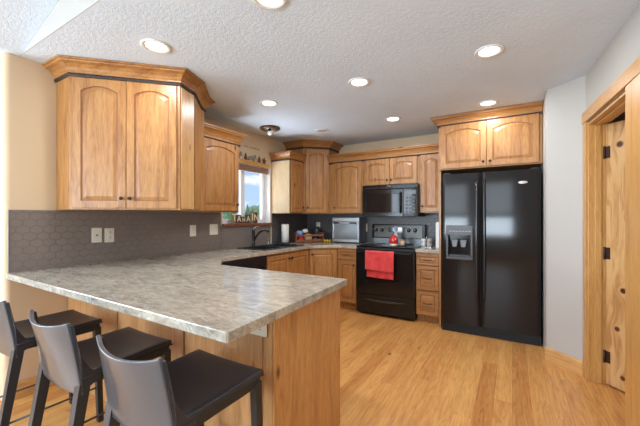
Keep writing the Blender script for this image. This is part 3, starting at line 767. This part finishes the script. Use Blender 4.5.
bag('crumpled tan snack bag filling the middle of the basket', SNACKT, .0, .0, .013, .13, .10, .12)
bag('blue snack bag on top at the left end of the basket', SNACKB, -.15, .0, .10, .11, .09, .085, 5)
bag('white snack bag lying on top behind the blue one', SNACKW, -.035, .035, .137, .10, .08, .07, -8)
bag('dark red snack bag standing in the right half of the basket', plain('dark_snack', srgb(70, 40, 40), .4), .12, .0, .013, .1, .09, .08)
# black grinder / small appliance behind the basket
t = thing('hand_blender', 'small black appliance with a clear jar standing behind the basket under the outlet', 'appliance', (-2.76, 4.50, CT+.0005))
MB().lathe([(.05, 0), (.052, .02), (.042, .08), (.04, .09)], n=20).build('motor_base', BLACKM, t); MB().lathe([(.035, .0905), (.045, .12), (.047, .19), (.046, .2)], n=20).build('jar', DGREY, t)
MB().lathe([(.047, .2005), (.047, .215), (.02, .222)], n=20).build('lid', BLACKM, t)
# bananas
for i in range(3):
    a = R(121-8*(i-1)); pts = [(.075*(k-4)/4, 0, .017+.030*abs((k-4)/4)**2) for k in range(9)]
    pts = [(cos(a)*x, sin(a)*x, z) for x, y, z in pts]
    o = MB().tube(pts, [.006, .011, .015, .017, .0175, .017, .015, .010, .005], 10).build('banana', YEL, None, (-2.450+.86*.038*(i-1), 4.30+.5*.038*(i-1), CT))
    tag(o, ['yellow banana of the small bunch, nearest the snack basket', 'middle banana of the three beside the toaster oven', 'yellow banana of the bunch nearest the toaster oven'][i], 'banana', 'bananas beside the toaster oven')
# toaster oven
t = thing('toaster_oven', 'silver toaster oven with a glass door in front of the dark back tile', 'toaster oven', (-2.17, 4.36, CT))
MB().box(-.225, .225, .012, .27, .012, .385).build('housing', plain('oven_housing', (.30, .31, .32, 1), .3, metal=.9), t, bevel=.01)
MB().box(-.225, .225, -.002, .0115, .325, .385).build('top_band', STEEL, t, bevel=.004)
MB().box(-.225, .225, -.008, .0115, .015, .06).build('crumb_band', STEEL, t, bevel=.004)
d_ = MB(); d_.box(-.225, .225, -.006, .0115, .295, .32); d_.box(-.225, -.20, -.006, .0115, .063, .2949); d_.box(.20, .225, -.006, .0115, .063, .2949)
do = d_.build('door', STEEL, t, bevel=.003)
MB().box(-.1995, .1995, -.001, .003, .064, .294).build('door_glass', plain('oven_glass', (.42, .45, .47, 1), .12, metal=.7), do)
hd = MB().tube([(-.18, -.006, .305), (-.18, -.035, .305), (.18, -.035, .305), (.18, -.006, .305)], .009, 8).build('handle', BLACKM, t)
MB().box(-.09, .09, -.047, -.045, .297, .313).build('handle_plate', STEEL, hd)
for x in (-.19, .19):
    for y in (.04, .24): MB().lathe([(.012, .0), (.014, .0118)], (x, y, 0), 10).build('foot', BLACKM, t)

# ------------------------------------------------------------------ range
rg = thing('kitchen_range', 'black freestanding electric range with a red towel on its handle', 'range', (-1.426, 3.985, 0))
hw = .388
MB().box(-hw, hw, .02, .645, .02, .895).build('body', BLACKM, rg, bevel=.003)
MB().box(-hw, hw, -.012, .56, .8955, .918).build('cooktop', BLACKG, rg, bevel=.006)
cook = rg.children[-1]
for x, y, r in ((-.19, .14, .10), (.19, .14, .085), (-.19, .40, .08), (.19, .40, .10)):
    MB().lathe([(r, .9182), (r, .9187), (r-.004, .9188), (r-.006, .9182)], (x, y, 0), 32).build('burner_ring', DGREY, cook)
dr_ = MB(); dr_.box(-hw, hw, -.018, .0195, .285, .872); od = dr_.build('oven_door', BLACK, rg, bevel=.006)
MB().box(-.22, .22, -.0195, -.0185, .42, .72).build('door_window', BLACKG, od, bevel=.0)
MB().tube([(-.36, -.019, .838), (-.35, -.06, .842), (.35, -.06, .842), (.36, -.019, .838)], .013, 10).build('handle', BLACK, od)
MB().box(-hw, hw, -.015, .0195, .035, .277).build('storage_drawer', BLACK, rg, bevel=.006)
sd = rg.children[-1]
mb = MB(); n = 16
for i in range(n):
    u0, u1 = -1+2*i/n, -1+2*(i+1)/n
    f = lambda u: (.30*u, -.0155-.016*(1-u*u), .215-.012*(1-u*u))
    a, b = f(u0), f(u1); h0, h1 = .011*(1-u0*u0)+.001, .011*(1-u1*u1)+.001
    mb.add([(a[0], a[1], a[2]+h0), (b[0], b[1], b[2]+h1), (b[0], b[1]+.003, b[2]-h1), (a[0], a[1]+.003, a[2]-h0), (a[0], -.0155, a[2]-h0), (b[0], -.0155, b[2]-h1), (a[0], -.0155, a[2]+h0), (b[0], -.0155, b[2]+h1)],
           [(0, 1, 2, 3), (3, 2, 5, 4), (0, 1, 7, 6)])
mb.build('drawer_pull', DGREY, sd)
# console
MB().box(-.37, .37, .575, .645, .8955, 1.0).build('console_riser', RISER, rg, bevel=.003)
MB().add([(x, y, z) for x in (-.392, .392) for y, z in ((.555, .99), (.575, 1.192), (.645, 1.192), (.645, .99))], [(0, 1, 2, 3), (4, 5, 6, 7), (0, 4, 5, 1), (1, 5, 6, 2), (2, 6, 7, 3), (3, 7, 4, 0)]).build('console', BLACK, rg, bevel=.006)
con = rg.children[-1]
fy = lambda z: .555+(z-.99)*.02/.202
MB().add([(x, fy(z)-.0015, z) for z in (1.005, 1.178) for x in (-.35, .35)]+[(x, fy(z)+.001, z) for z in (1.005, 1.178) for x in (-.35, .35)], [(0, 1, 3, 2), (4, 5, 7, 6), (0, 1, 5, 4), (2, 3, 7, 6), (0, 2, 6, 4), (1, 3, 7, 5)]).build('control_face', CONSOLE, con)
for x in (-.325, -.235, .165, .255):
    k = MB().lathe([(.030, fy(1.11)-.002), (.030, fy(1.11)-.006), (.020, fy(1.11)-.008), (.018, fy(1.11)-.026), (.014, fy(1.11)-.028)], (x, 0, 1.11), 20, axis='y').build('burner_knob', BLACKM, con)
    MB().box(x-.002, x+.002, fy(1.11)-.030, fy(1.11)-.0275, 1.112, 1.127).build('pointer', WHITE, k)
    rr = MB()
    for i in range(10):
        a = R(210-i*26.6); rr.box(x+.038*cos(a)-.0025, x+.038*cos(a)+.0025, fy(1.11)-.0035, fy(1.11)-.0022, 1.11+.038*sin(a)-.0025, 1.11+.038*sin(a)+.0025)
    rr.build('dial_marks', WHITE, con)
MB().box(-.13, .07, fy(1.1)-.005, fy(1.1)-.001, 1.075, 1.15).build('display', BLACKG, con)
for i in range(5): MB().box(-.115+i*.037, -.095+i*.037, fy(1.05)-.004, fy(1.05)-.0015, 1.04, 1.052).build('button', DGREY, con)

# towel over the handle
def towel():
    mb = MB(); nx = 24; X0, X1 = -1.655, -1.272; prof = []
    yF, yB_, zt = 3.985-.078, 3.985-.042, .8615
    for k in range(18): prof.append((yB_, .515+(.842-.515)*k/17, 0, k/17))
    for k in range(1, 8): a = pi*k/8; prof.append(((yF+yB_)/2+(yB_-yF)/2*cos(a), .842+.019*sin(a), .5, 1))
    for k in range(15): prof.append((yF, .842-(.842-.615)*k/14, 1, 1-k/14))
    vs = []
    for i in range(nx+1):
        u = i/nx
        for y, z, side, q in prof:
            ins = .012 if side == 0 else 0
            x = X0+ins+(X1-X0-2*ins)*u
            wv = .006*sin(u*9+side*2)*(1-q)+.003*sin(u*23+z*9)*(1-q)
            zz = z+(-.02*u*(1-q) if side == 1 else -.012*u*(1-q))
            vs.append((x, y-abs(wv) if side == 1 else y+wv*.4-.012*(1-q), zz))
    n = len(prof)
    mb.add(vs, [(i*n+j, (i+1)*n+j, (i+1)*n+j+1, i*n+j+1) for i in range(nx) for j in range(n-1)], 0, True)
    o = mb.build('dish_towel', TOWEL); s = o.modifiers.new('s', 'SOLIDIFY'); s.thickness = .005; s.offset = 0
    tag(o, 'red dish towel folded over the handle of the black range', 'towel')
towel()
# items on the cooktop
zc = .9195
t = thing('red_jar', 'round red jar on a cream base standing on the range cooktop', 'jar', (-1.335, 4.10, zc))
MB().lathe([(.045, 0), (.052, .004), (.054, .024), (.050, .03)], n=28).build('base', CREAM, t)
MB().lathe([(.046, .0305), (.060, .055), (.061, .08), (.052, .108), (.034, .120), (.032, .126)], n=28).build('jar_body', REDC, t)
MB().lathe([(.034, .1265), (.034, .134), (.012, .142), (.011, .15), (.004, .156)], n=20).build('lid', REDC, t)
t = thing('salt_cellar', 'small cream round pot beside the red jar on the range', 'pot', (-1.265, 4.24, zc))
MB().lathe([(.030, 0), (.035, .01), (.036, .055), (.032, .062)], n=24).build('pot_body', CREAM, t); MB().lathe([(.033, .0625), (.033, .07), (.01, .078)], n=20).build('lid', W_TRIM, t)
t = thing('oil_bottle', 'slim bottle with a lavender cap behind the red jar on the range', 'bottle', (-1.385, 4.36, zc))
MB().lathe([(.026, 0), (.028, .006), (.028, .14), (.012, .175), (.011, .19)], n=20).build('bottle_body', GREYC, t); MB().lathe([(.020, .1905), (.024, .2), (.024, .245), (.016, .252)], n=18).build('cap', BLUEC, t)
# right of the range
t = thing('canister_rack', 'cluster of small taupe and white cups in a rack right of the range', 'cup rack', (-.965, 4.33, CT+.0005))
MB().box(-.065, .065, -.05, .05, 0, .006).build('tray', CHROME, t, bevel=.002)
for i in range(2):
    for j in range(2):
        for k in range(2):
            MB().lathe([(.018, .0+.0), (.026, .006), (.029, .045), (.028, .05), (.024, .046)], (-.034+.068*i, -.026+.055*j, .0065+k*.052), 18).build('cup', GREYC if (i+j) % 2 else WHITE, t)
MB().tube([(0, 0, .006), (0, 0, .13), (.0, .012, .14), (0, .0, .15)], .003, 6).build('rack_post', CHROME, t)
t = thing('paper_bag_box', 'tall narrow white carton at the end of the counter beside the refrigerator panel', 'carton', (-.80, 4.38, CT+.0005))
MB().box(-.042, .042, -.10, .10, 0, .315).build('carton_body', WHITE, t, bevel=.004); MB().box(-.036, .036, -.095, .095, .3155, .328).build('lid', WHITE, t, bevel=.002)

# ------------------------------------------------------------------ microwave
mw = thing('microwave', 'black over-the-range microwave above the kitchen range', 'microwave', (-1.445, 4.24, 1.305))
MB().box(-.388, .388, .03, .397, .0, .438).build('housing', BLACKM, mw, bevel=.003)
MB().box(-.39, .39, -.01, .0295, .378, .438).build('vent_grille', BLACK, mw, bevel=.004)
d_ = MB(); d_.box(-.39, .195, -.012, .0295, .004, .06); d_.box(-.39, .195, -.012, .0295, .31, .374); d_.box(-.39, -.33, -.012, .0295, .0601, .3099); d_.box(.125, .195, -.012, .0295, .0601, .3099)
do = d_.build('door', BLACK, mw, bevel=.003)
MB().box(-.329, .124, -.008, .0, .061, .309).build('door_window', BLACKG, do)
MB().tube([(.165, -.012, .05), (.165, -.042, .07), (.165, -.046, .19), (.165, -.042, .31), (.165, -.012, .33)], .010, 10).build('handle', BLACK, do)
MB().box(.20, .39, -.012, .0295, .004, .374).build('control_panel', BLACKG, mw, bevel=.004)
cp = mw.children[-1]
MB().box(.225, .365, -.014, -.0122, .30, .345).build('display', plain('lcd', (.10, .12, .13, 1), .2), cp)
for r in range(5):
    for c in range(3): MB().box(.232+c*.045, .262+c*.045, -.0138, -.0122, .05+r*.047, .078+r*.047).build('button', DGREY, cp, bevel=.002)
for i in range(12): MB().box(-.36+i*.06, -.315+i*.06, -.0115, -.0101, .395, .40).build('vent_slot', DGREY, mw.children[1])
o = text('Whirlpool', .014, mw, (-.0, -.0118, .419), (R(90), 0, 0), SILVERB, .0006, 'nameplate')

# ------------------------------------------------------------------ refrigerator
fr = thing('refrigerator', 'large black side-by-side refrigerator with ice dispenser', 'refrigerator', (-.222, 3.87, 0))
x0, x1, xs_ = -.474, .472, -.072
MB().box(x0+.006, x1-.006, .065, .745, .02, 1.775).build('body', BLACKM, fr, bevel=.004)
def fdoor(a, b, zlo, zhi, holes=None):
    """gently bowed door front built in columns, with an optional recess"""
    mb = MB(); n = 16; z0, z1 = zlo, zhi
    def yf(x):
        u = 0; r = .035
        e = min(x-a, b-x)
        base = .0
        if e < r: base = r-math.sqrt(max(0, r*r-(r-e)**2)); base *= .6
        return base
    xs = [a+.0001, a+.004, a+.010, a+.02, a+.035]+[a+.035+(b-a-.07)*i/10 for i in range(1, 10)]+[b-.035, b-.02, b-.010, b-.004, b-.0001]
    zs = [z0, z1]
    if holes: hx0, hx1, hz0, hz1 = holes; xs = sorted(set([x for x in xs if abs(x-hx0) > .012 and abs(x-hx1) > .012]+[hx0, hx1])); zs = [z0, hz0, hz1, z1]
    for i in range(len(xs)-1):
        for j in range(len(zs)-1):
            if holes and hx0-1e-6 <= xs[i] and xs[i+1] <= hx1+1e-6 and j == 1: continue
            p, q = xs[i], xs[i+1]; mb.add([(p, yf(p), zs[j]), (q, yf(q), zs[j]), (q, yf(q), zs[j+1]), (p, yf(p), zs[j+1])], [(0, 1, 2, 3)], 0, True)
    # sides, back, top, bottom
    mb.add([(a, yf(a+.0001), z0), (a, .062, z0), (a, .062, z1), (a, yf(a+.0001), z1)], [(0, 1, 2, 3)]); mb.add([(b, yf(a+.0001), z0), (b, .062, z0), (b, .062, z1), (b, yf(a+.0001), z1)], [(0, 1, 2, 3)])
    for z in (z0, z1): mb.add([(x, yf(x), z) for x in xs]+[(b, .062, z), (a, .062, z)], [tuple(range(len(xs)+2))])
    mb.add([(a, .062, z0), (b, .062, z0), (b, .062, z1), (a, .062, z1)], [(0, 1, 2, 3)])
    if holes:
        y = .058; mb.add([(hx0, 0, hz0), (hx1, 0, hz0), (hx1, 0, hz1), (hx0, 0, hz1), (hx0, y, hz0), (hx1, y, hz0), (hx1, y, hz1), (hx0, y, hz1)], [(0, 1, 5, 4), (1, 2, 6, 5), (2, 3, 7, 6), (3, 0, 4, 7), (4, 5, 6, 7)])
    return mb
DX0, DX1, DZ0, DZ1 = -.425, -.148, .825, 1.205
ld = fdoor(x0, xs_-.004, .105, 1.785, (DX0+.025, DX1-.025, DZ0+.035, DZ1-.11)).build('freezer_door', FRIDGE, fr)
rd = fdoor(xs_+.004, x1, .105, 1.785).build('door', FRIDGE, fr)
def fhandle(x, par, s):
    pts = [(x, .0, 1.70), (x, -.035, 1.68), (x, -.045, 1.55), (x+.004*s, -.048, 1.1), (x, -.045, .55), (x, -.035, .42), (x, 0, .40)]
    MB().tube(pts, [.010, .012, .013, .012, .013, .012, .010], 10).build('handle', HANDLEM, par)
fhandle(xs_-.035, ld, -1); fhandle(xs_+.035, rd, 1)
dp = MB(); fz0, fz1 = DZ0, DZ1
dp.box(DX0, DX1, -.014, -.0005, DZ1-.108, DZ1); dp.box(DX0, DX0+.024, -.012, -.0005, DZ0+.034, DZ1-.109); dp.box(DX1-.024, DX1, -.012, -.0005, DZ0+.034, DZ1-.109); dp.box(DX0, DX1, -.016, -.0005, DZ0, DZ0+.033)
dp = dp.build('dispenser', DGREY, ld, bevel=.004)
MB().box(DX0+.03, DX1-.03, -.016, .05, DZ0+.036, DZ0+.05).build('drip_tray', DGREY, ld, bevel=.002)
mb = MB()
for x in (-.335, -.245):
    mb.add([(x-.034, .008, 1.045), (x+.034, .008, 1.045), (x+.022, -.004, .965), (x-.022, -.004, .965), (x-.034, .02, 1.045), (x+.034, .02, 1.045), (x+.022, .006, .965), (x-.022, .006, .965)], [(0, 1, 2, 3), (4, 5, 6, 7), (0, 1, 5, 4), (1, 2, 6, 5), (2, 3, 7, 6), (3, 0, 4, 7)])
mb.build('dispenser_paddle', plain('paddle_grey', (.16, .16, .17, 1), .35), ld, bevel=.004)
mb = MB()
for i in range(7): mb.box(-.39+i*.033, -.366+i*.033, -.0155, -.0141, 1.135, 1.147)
mb.build('dispenser_buttons', plain('button_light', (.25, .25, .25, 1), .4), ld)
# badge
bd = MB().lathe([(.032, 0), (.032, -.004), (.028, -.005)], (0, 0, 0), 28, axis='y')
bd.v = [(a*1.25, b, c*.42) for a, b, c in bd.v]; bd = bd.build('badge', SILVERB, rd, (.315, -.0005, 1.655))
text('Whirlpool', .0135, bd, (0, -.0056, 0), (R(90), 0, 0), BLACKM, .0004, 'badge_lettering')
# toe grille
g_ = MB(); g_.box(x0, x1, .03, .06, .0, .095)
for i in range(5): g_.box(x0+.01, x1-.01, .018, .03, .014+i*.016, .022+i*.016)
g_.build('toe_grille', BLACKM, fr)
MB().box(x0+.02, x0+.09, .01, .07, 1.7855, 1.80).box(x1-.09, x1-.02, .01, .07, 1.7855, 1.80).build('hinge_cover', BLACKM, fr, bevel=.003)

# ------------------------------------------------------------------ door, casing, baseboards
cas = MB(); cw, ct = .088, .02
rot = math.atan2(DD.y, DD.x)      # local x along the wall towards the camera; local y = +90deg from it = into the door room
def ws(name, mb, m, bevel=.003): o = mb.build(name, m, None, (DW0.x, DW0.y, 0), rot, bevel=bevel); return struct(o)
# local +y must be DN
assert abs(Vector((cos(rot+pi/2), sin(rot+pi/2))).dot(DN)-1) < .01
HB = 2.045
cas.box(.002, DS0+.006, -ct, -.0005, 0, HB+.012); cas.box(DS1-.006, DS1+cw, -ct, -.0005, 0, HB+.012)
ws('trim_3', cas, W_TRIM)
ws('trim_7', MB().box(DS1+cw+.002, DS1+cw+.125, -ct-.002, -.0005, 0, HB+.012), W_TRIM)
ws('trim_4', MB().box(-.008, DS1+cw+.135, -ct-.004, -.0005, HB+.013, HB+.103), W_TRIMX)
jm = MB(); jm.box(DS0+.0005, DS0+.018, -.004, .122, 0, HB); jm.box(DS1-.018, DS1-.0005, -.004, .122, 0, HB)
jm.box(DS0+.0185, DS0+.030, .035, .075, 0, HB-.02); jm.box(DS1-.030, DS1-.0185, .035, .075, 0, HB-.02)
ws('trim_5', jm, W_TRIM)
ws('trim_6', MB().box(DS0+.0185, DS1-.0185, -.004, .122, HB-.018, HB).box(DS0+.0185, DS1-.0185, .035, .075, HB-.031, HB-.0185), W_TRIMX)
def door_wood():
    t = NT('knotty_pine_door'); v = t.coords((1, 1, .12), rnd=False); tc = t.n('ShaderNodeTexCoord')
    kn = [(0.098, 1.844, .030), (.30, 1.52, .022), (0.12, 0.753, .026), (0.08, 0.458, .024), (.22, 1.22, .016), (0.118, 0.105, .022), (.42, .66, .026), (.5, 1.4, .024), (.155, 1.30, .010)]
    last = None
    for x, z, r in kn:
        sb = t.n('ShaderNodeVectorMath', operation='SUBTRACT'); t.l(tc.outputs['Object'], sb.inputs[0]); sb.inputs[1].default_value = (x, 0, z)
        ml = t.n('ShaderNodeVectorMath', operation='MULTIPLY'); t.l(sb.outputs[0], ml.inputs[0]); ml.inputs[1].default_value = (1/r, 0, 1/r)
        ln_ = t.n('ShaderNodeVectorMath', operation='LENGTH'); t.l(ml.outputs[0], ln_.inputs[0])
        if last is None: last = ln_.outputs['Value']
        else:
            mn = t.n('ShaderNodeMath', operation='SMOOTH_MIN'); t.l(last, mn.inputs[0]); t.l(ln_.outputs['Value'], mn.inputs[1]); mn.inputs[2].default_value = .8; last = mn.outputs[0]
    # grain bends round the knots
    md = t.n('ShaderNodeMath', operation='DIVIDE'); md.inputs[0].default_value = .05; t.l(last, md.inputs[1])
    cb_ = t.n('ShaderNodeVectorMath', operation='ADD'); t.l(v, cb_.inputs[0]); cmb = t.n('ShaderNodeCombineXYZ'); t.l(md.outputs[0], cmb.inputs[0]); t.l(cmb.outputs[0], cb_.inputs[1])
    L, M, D = srgb(214, 174, 120), srgb(200, 154, 98), srgb(168, 116, 66)
    c = t.ramp(t.noise(cb_.outputs[0], 26, 2, .5, 1.2), [(.36, D), (.48, M), (.60, L)])
    c = t.mix(.3, c, t.ramp(t.noise(v, 110, 4, .6), [(.35, M), (.6, L)]))
    c = t.mix(t.ramp(last, [(.55, (1, 1, 1)), (1.0, (0, 0, 0))]), c, srgb(84, 40, 24))
    t.col(c); t.set(Roughness=.35, Coat_Weight=.15); return t.m
W_DOOR = door_wood()
# casing on the other side, hinge side
dp_ = Vector(dw(DS0+.022, .100))
dr_ = thing('door_1', 'knotty pine door standing ajar with brown hinges behind the wooden frame', 'door', (dp_.x, dp_.y, 0), math.atan2(-.736, .677)+R(0)); dr_['kind'] = 'structure'
mb = panel_front(.68, 2.005, 0, fr=.085, t=.018)
sl_ = MB(); sl_.box(.004, .72, 0, .035, .012, 2.015); slab = sl_.build('door_slab', W_DOOR, dr_, bevel=.002)
for (a, b, c, d) in ((.30, .58, .2, 1.0), (.30, .58, 1.15, 1.88)):
    pf = panel_front(b-a, d-c, 0, fr=.012, t=.008); pf.build('door_panel', [W_PINE, W_TRIM], slab, (a, -.0005, c))
for z in (.22, 1.02, 1.80):
    h = MB(); h.box(-.004, .0035, -.01, .028, z-.045, z+.045); h.box(.004, .034, -.0035, -.0005, z-.045, z+.045)
    h.lathe([(.007, z-.048), (.007, z+.048)], (-.002, -.009, 0), 10); h.build('hinge', HINGE, dr_)
MB().lathe([(.028, -.0005), (.028, -.006), (.011, -.010), (.011, -.035), (.026, -.045), (.028, -.06), (.018, -.07)], (.62, 0, .95), 20, axis='y').build('door_knob', BRONZE, dr_)
# baseboards
def bboard(name, a, b, m=W_PINEY):
    a = Vector(a); b = Vector(b); L = (b-a).length; r = math.atan2((b-a).y, (b-a).x)
    return struct(MB().add([(x, y, z) for x in (0, L) for y, z in ((-.0005, 0), (-.016, 0), (-.016, .098), (-.010, .113), (-.0005, .118))], [(0, 1, 2, 3, 4), (5, 6, 7, 8, 9)]+[(i, (i+1) % 5, (i+1) % 5+5, i+5) for i in range(5)]).build(name, m, None, (a.x, a.y, 0), r, bevel=.002))
bboard('baseboard_diagonal', (.262, 3.573), (.508, 3.362))
bboard('baseboard_doorway', dw(DS1+cw+.137), dw(7.3))
bboard('baseboard_left', (WX, .83), (WX, 1.10)).rotation_euler[2] += 0
bboard('baseboard_south', (.80, -3.98), (-4.86, -3.98)).rotation_euler[2] += 0

# ------------------------------------------------------------------ ceiling lights
def can(x, y, lab, lit=True):
    t = thing('recessed_light', lab, 'ceiling light', (x, y, CZ-.001), 0, 'round recessed lights in the kitchen ceiling')
    MB().lathe([(.066, 0), (.094, 0), (.095, -.004), (.088, -.009), (.070, -.006), (.066, -.001)], n=36).build('trim_ring', WHITE, t)
    MB().lathe([(.065, -.0005), (.064, -.003), (.03, -.005), (.001, -.006)], n=32).build('lens', LAMP if lit else GREYC, t)
    if lit:
        l = bpy.data.lights.new('lamp', 'AREA'); l.shape = 'DISK'; l.size = .12; l.energy = 6.5; l.color = (.95, .97, 1)
        o = bpy.data.objects.new('lamp', l); COL.objects.link(o); o.parent = t; o.location = (0, 0, -.012)
can(-2.072, 1.288, 'lit recessed light in front of the angled wall cabinet, far left')
can(-1.10, 1.31, 'lit recessed light cut by the top edge of the photo')
can(-2.122, 2.524, 'lit recessed light near the bronze ceiling fixture, above the sink run')
can(-1.129, 2.529, 'lit recessed light in the middle of the kitchen ceiling')
can(-.139, 2.525, 'lit recessed light nearest the doorway, right side of the ceiling')
can(-1.21, 3.69, 'lit recessed light above the kitchen range')
can(-.212, 3.67, 'lit recessed light just in front of the cabinet over the refrigerator')
can(-2.187, 3.69, 'unlit recessed light near the corner wall cabinet', False)
t = thing('ceiling_spot_fixture', 'bronze round flush ceiling fixture with one white bulb over the window', 'ceiling light', (-2.70, 3.23, CZ-.001))
MB().lathe([(.05, 0), (.13, 0), (.133, -.012), (.12, -.026), (.095, -.03), (.085, -.02), (.06, -.012)], n=36).build('ring', BRONZEL, t)
MB().lathe([(.08, -.010), (.078, -.016), (.03, -.022), (.002, -.024)], n=30).build('dish', STEEL, t)
MB().lathe([(.02, -.024), (.02, -.045), (.017, -.05)], (0.02, -.03, 0), 16).build('socket', BRONZE, t)
MB().ball((.02, -.03, -.078), .030).build('bulb', emit('frosted_bulb', (.9, .9, .9, 1), .25), t)

# ------------------------------------------------------------------ bar stools
def make_stool(label):
    t = thing('bar_stool', label, 'stool', (0, 0, 0), 0, 'black leather bar stools along the peninsula')
    # seat: sling grid
    nx, ny = 12, 12; vs = []; hw, y0, y1 = .207, -.205, .208
    def sag(u, v): return .650-.012*(1-u*u)*(1-.5*v)+.004*max(0, v)
    for top in (1, 0):
        for i in range(nx+1):
            for j in range(ny+1):
                u, v = -1+2*i/nx, -1+2*j/ny
                vs.append((u*hw, y0+(y1-y0)*(v+1)/2, sag(u, v)-(0 if top else .028)))
    m = (nx+1)*(ny+1); fs = []
    for i in range(nx):
        for j in range(ny):
            a = i*(ny+1)+j; fs.append((a, a+ny+1, a+ny+2, a+1)); fs.append((a+m, a+1+m, a+ny+2+m, a+ny+1+m))
    per = [i*(ny+1) for i in range(nx+1)]+[nx*(ny+1)+j for j in range(1, ny+1)]+[i*(ny+1)+ny for i in range(nx-1, -1, -1)]+[j for j in range(ny-1, 0, -1)]
    for k in range(len(per)): a, b = per[k], per[(k+1) % len(per)]; fs.append((a, b, b+m, a+m))
    seat = MB().add(vs, fs, 0, True).build('seat', LEATH, t, bevel=.006, seg=3)
    # piping seam around the seat
    pp = [(Vector(vs[k])+Vector((0, 0, -.024))) for k in per]; pp = [p*1.0 for p in pp]+[pp[0]]
    MB().tube(pp, .0035, 6).build('piping', BLACKM, seat)
    fm = MB(); z0, z1 = .585, .622
    fm.box(-.198, .198, .176, .200, z0, z1); fm.box(-.198, .198, -.19, -.168, z0, z1); fm.box(-.198, -.175, -.1675, .1755, z0, z1); fm.box(.175, .198, -.1675, .1755, z0, z1)
    fm.build('seat_frame', BLACKM, t, bevel=.003)
    # backrest: curved leather shell leaning back, wrapping down over the rear legs
    nu, nv = 20, 12; vs = []; 
    for side in (0, 1):
        for i in range(nu+1):
            u = -1+2*i/nu
            for j in range(nv+1):
                v = j/nv
                z = (.555+.012*(1-u*u)*-1)+(.865-.555-.010*(1-u*u)+.0)*v
                z += .004*abs(u)**6*v
                wd = .208-.014*v
                y = -.207-.046*v**1.3-(.032*v+.008)*(1-u*u)
                th = .020-.004*v
                vs.append((u*(wd-(.003 if side else 0)), y+(th if side else 0), z-(.002 if side else 0)))
    m = (nu+1)*(nv+1); fs = []
    for i in range(nu):
        for j in range(nv):
            a = i*(nv+1)+j; fs.append((a, a+1, a+nv+2, a+nv+1)); fs.append((a+m, a+nv+1+m, a+nv+2+m, a+1+m))
    per = [i*(nv+1) for i in range(nu+1)]+[nu*(nv+1)+j for j in range(1, nv+1)]+[i*(nv+1)+nv for i in range(nu-1, -1, -1)]+[j for j in range(nv-1, 0, -1)]
    for k in range(len(per)): a, b = per[k], per[(k+1) % len(per)]; fs.append((a, b, b+m, a+m))
    MB().add(vs, fs, 0, True).build('backrest', LEATHB, t, bevel=.005, seg=3)
    # side wings joining the back to the seat
    for s in (-1, 1):
        pr = [(-.205, .56), (-.208, .66), (-.242, .855), (-.228, .855), (-.205, .72), (-.17, .655), (-.13, .628), (-.13, .60), (-.19, .575)]
        n = len(pr); a, b = s*.196, s*.2075
        MB().add([(a-(.011*s if z > .8 else 0), y, z) for y, z in pr]+[(b-(.012*s if z > .8 else 0), y, z) for y, z in pr], [tuple(range(n)), tuple(range(n, 2*n))]+[(i, (i+1) % n, (i+1) % n+n, i+n) for i in range(n)]).build('side_wing', LEATH, t, bevel=.004)
    for sx in (-1, 1):
        MB().tube([(sx*.184, .186, .604), (sx*.192, .202, 0)], [.0185, .015], sq=True).build('leg', BLACKM, t, bevel=.002)
        MB().tube([(sx*.184, -.190, .600), (sx*.192, -.285, 0)], [.022, .016], sq=True).build('leg', LEATH, t, bevel=.002)
    for sx in (-1, 1): MB().tube([(sx*.188, .196, .22), (sx*.188, -.248, .22)], .006, 8).build('side_stretcher', DSTEEL, t)
    MB().tube([(-.19, .197, .26), (.19, .197, .26)], .007, 8).build('footrest', DSTEEL, t)
    return t
s1 = make_stool('black leather bar stool nearest the camera and the free end of the peninsula')
s1.location = (-1.115, .835, 0)
dup(s1, (-1.742, .835, 0), 0, 'middle one of the three black leather bar stools')
dup(s1, (-2.445, .825, 0), 0, 'black leather bar stool at the far left against the wall, cut by the photo edge')

# ------------------------------------------------------------------ outdoors beyond the kitchen window
struct(MB().box(-120, -5.2, -60, 120, -1.0, -.6).build('ground', GRASS))
def conifer(x, y, h, lab):
    t = thing('conifer_tree', lab, 'tree', (x, y, -.6), 0, 'trees beyond the kitchen window')
    MB().lathe([(.15, 0), (.1, h*.5), (.02, h*.9)], n=8).build('trunk', BARK, t)
    mb = MB(); k = 9
    for i in range(k):
        z = h*(.15+.80*i/k); r = h*.24*(1-i/k)+.1; n = 14
        vs = [(0, 0, z+h*.16)]+[((r*(1+.3*random.uniform(-1, 1)))*cos(2*pi*j/n), (r*(1+.3*random.uniform(-1, 1)))*sin(2*pi*j/n), z-random.uniform(0, .2)) for j in range(n)]
        mb.add(vs, [(0, 1+j, 1+(j+1) % n) for j in range(n)]+[tuple(range(1, n+1))])
    mb.build('foliage', LEAF, t)
def broad(x, y, h, lab):
    t = thing('leafy_tree', lab, 'tree', (x, y, -.6), 0, 'trees beyond the kitchen window')
    MB().lathe([(.14, 0), (.08, h*.6)], n=8).build('trunk', BARK, t); mb = MB()
    for i in range(26):
        a = random.uniform(0, 2*pi); rr = h*.28*random.random()**.5; zz = h*random.uniform(.35, .85)
        mb.ball((rr*cos(a), rr*sin(a), zz), h*random.uniform(.10, .17), n=8)
    mb.build('foliage', LEAF2, t)
def at(px, D):
    a = R(31); u = (px-320)/320; return (D*(-sin(a)+u*cos(a)), D*(cos(a)+u*sin(a)))
conifer(*at(247.3, 40), 3.5, 'pointed conifer seen in the window just right of its frame bar')
conifer(*at(252, 38), 3.0, 'short conifer in the middle of the right window pane')
broad(*at(256.8, 42), 3.6, 'leafy tree at the right edge of the right window pane')
broad(*at(244.5, 46), 2.6, 'low green bush at the left of the right window pane')
broad(*at(250, 50), 2.8, 'low bushy tree between the two conifers')
broad(*at(225.5, 34), 3.4, 'leafy tree seen through the left window pane beside the cabinet')
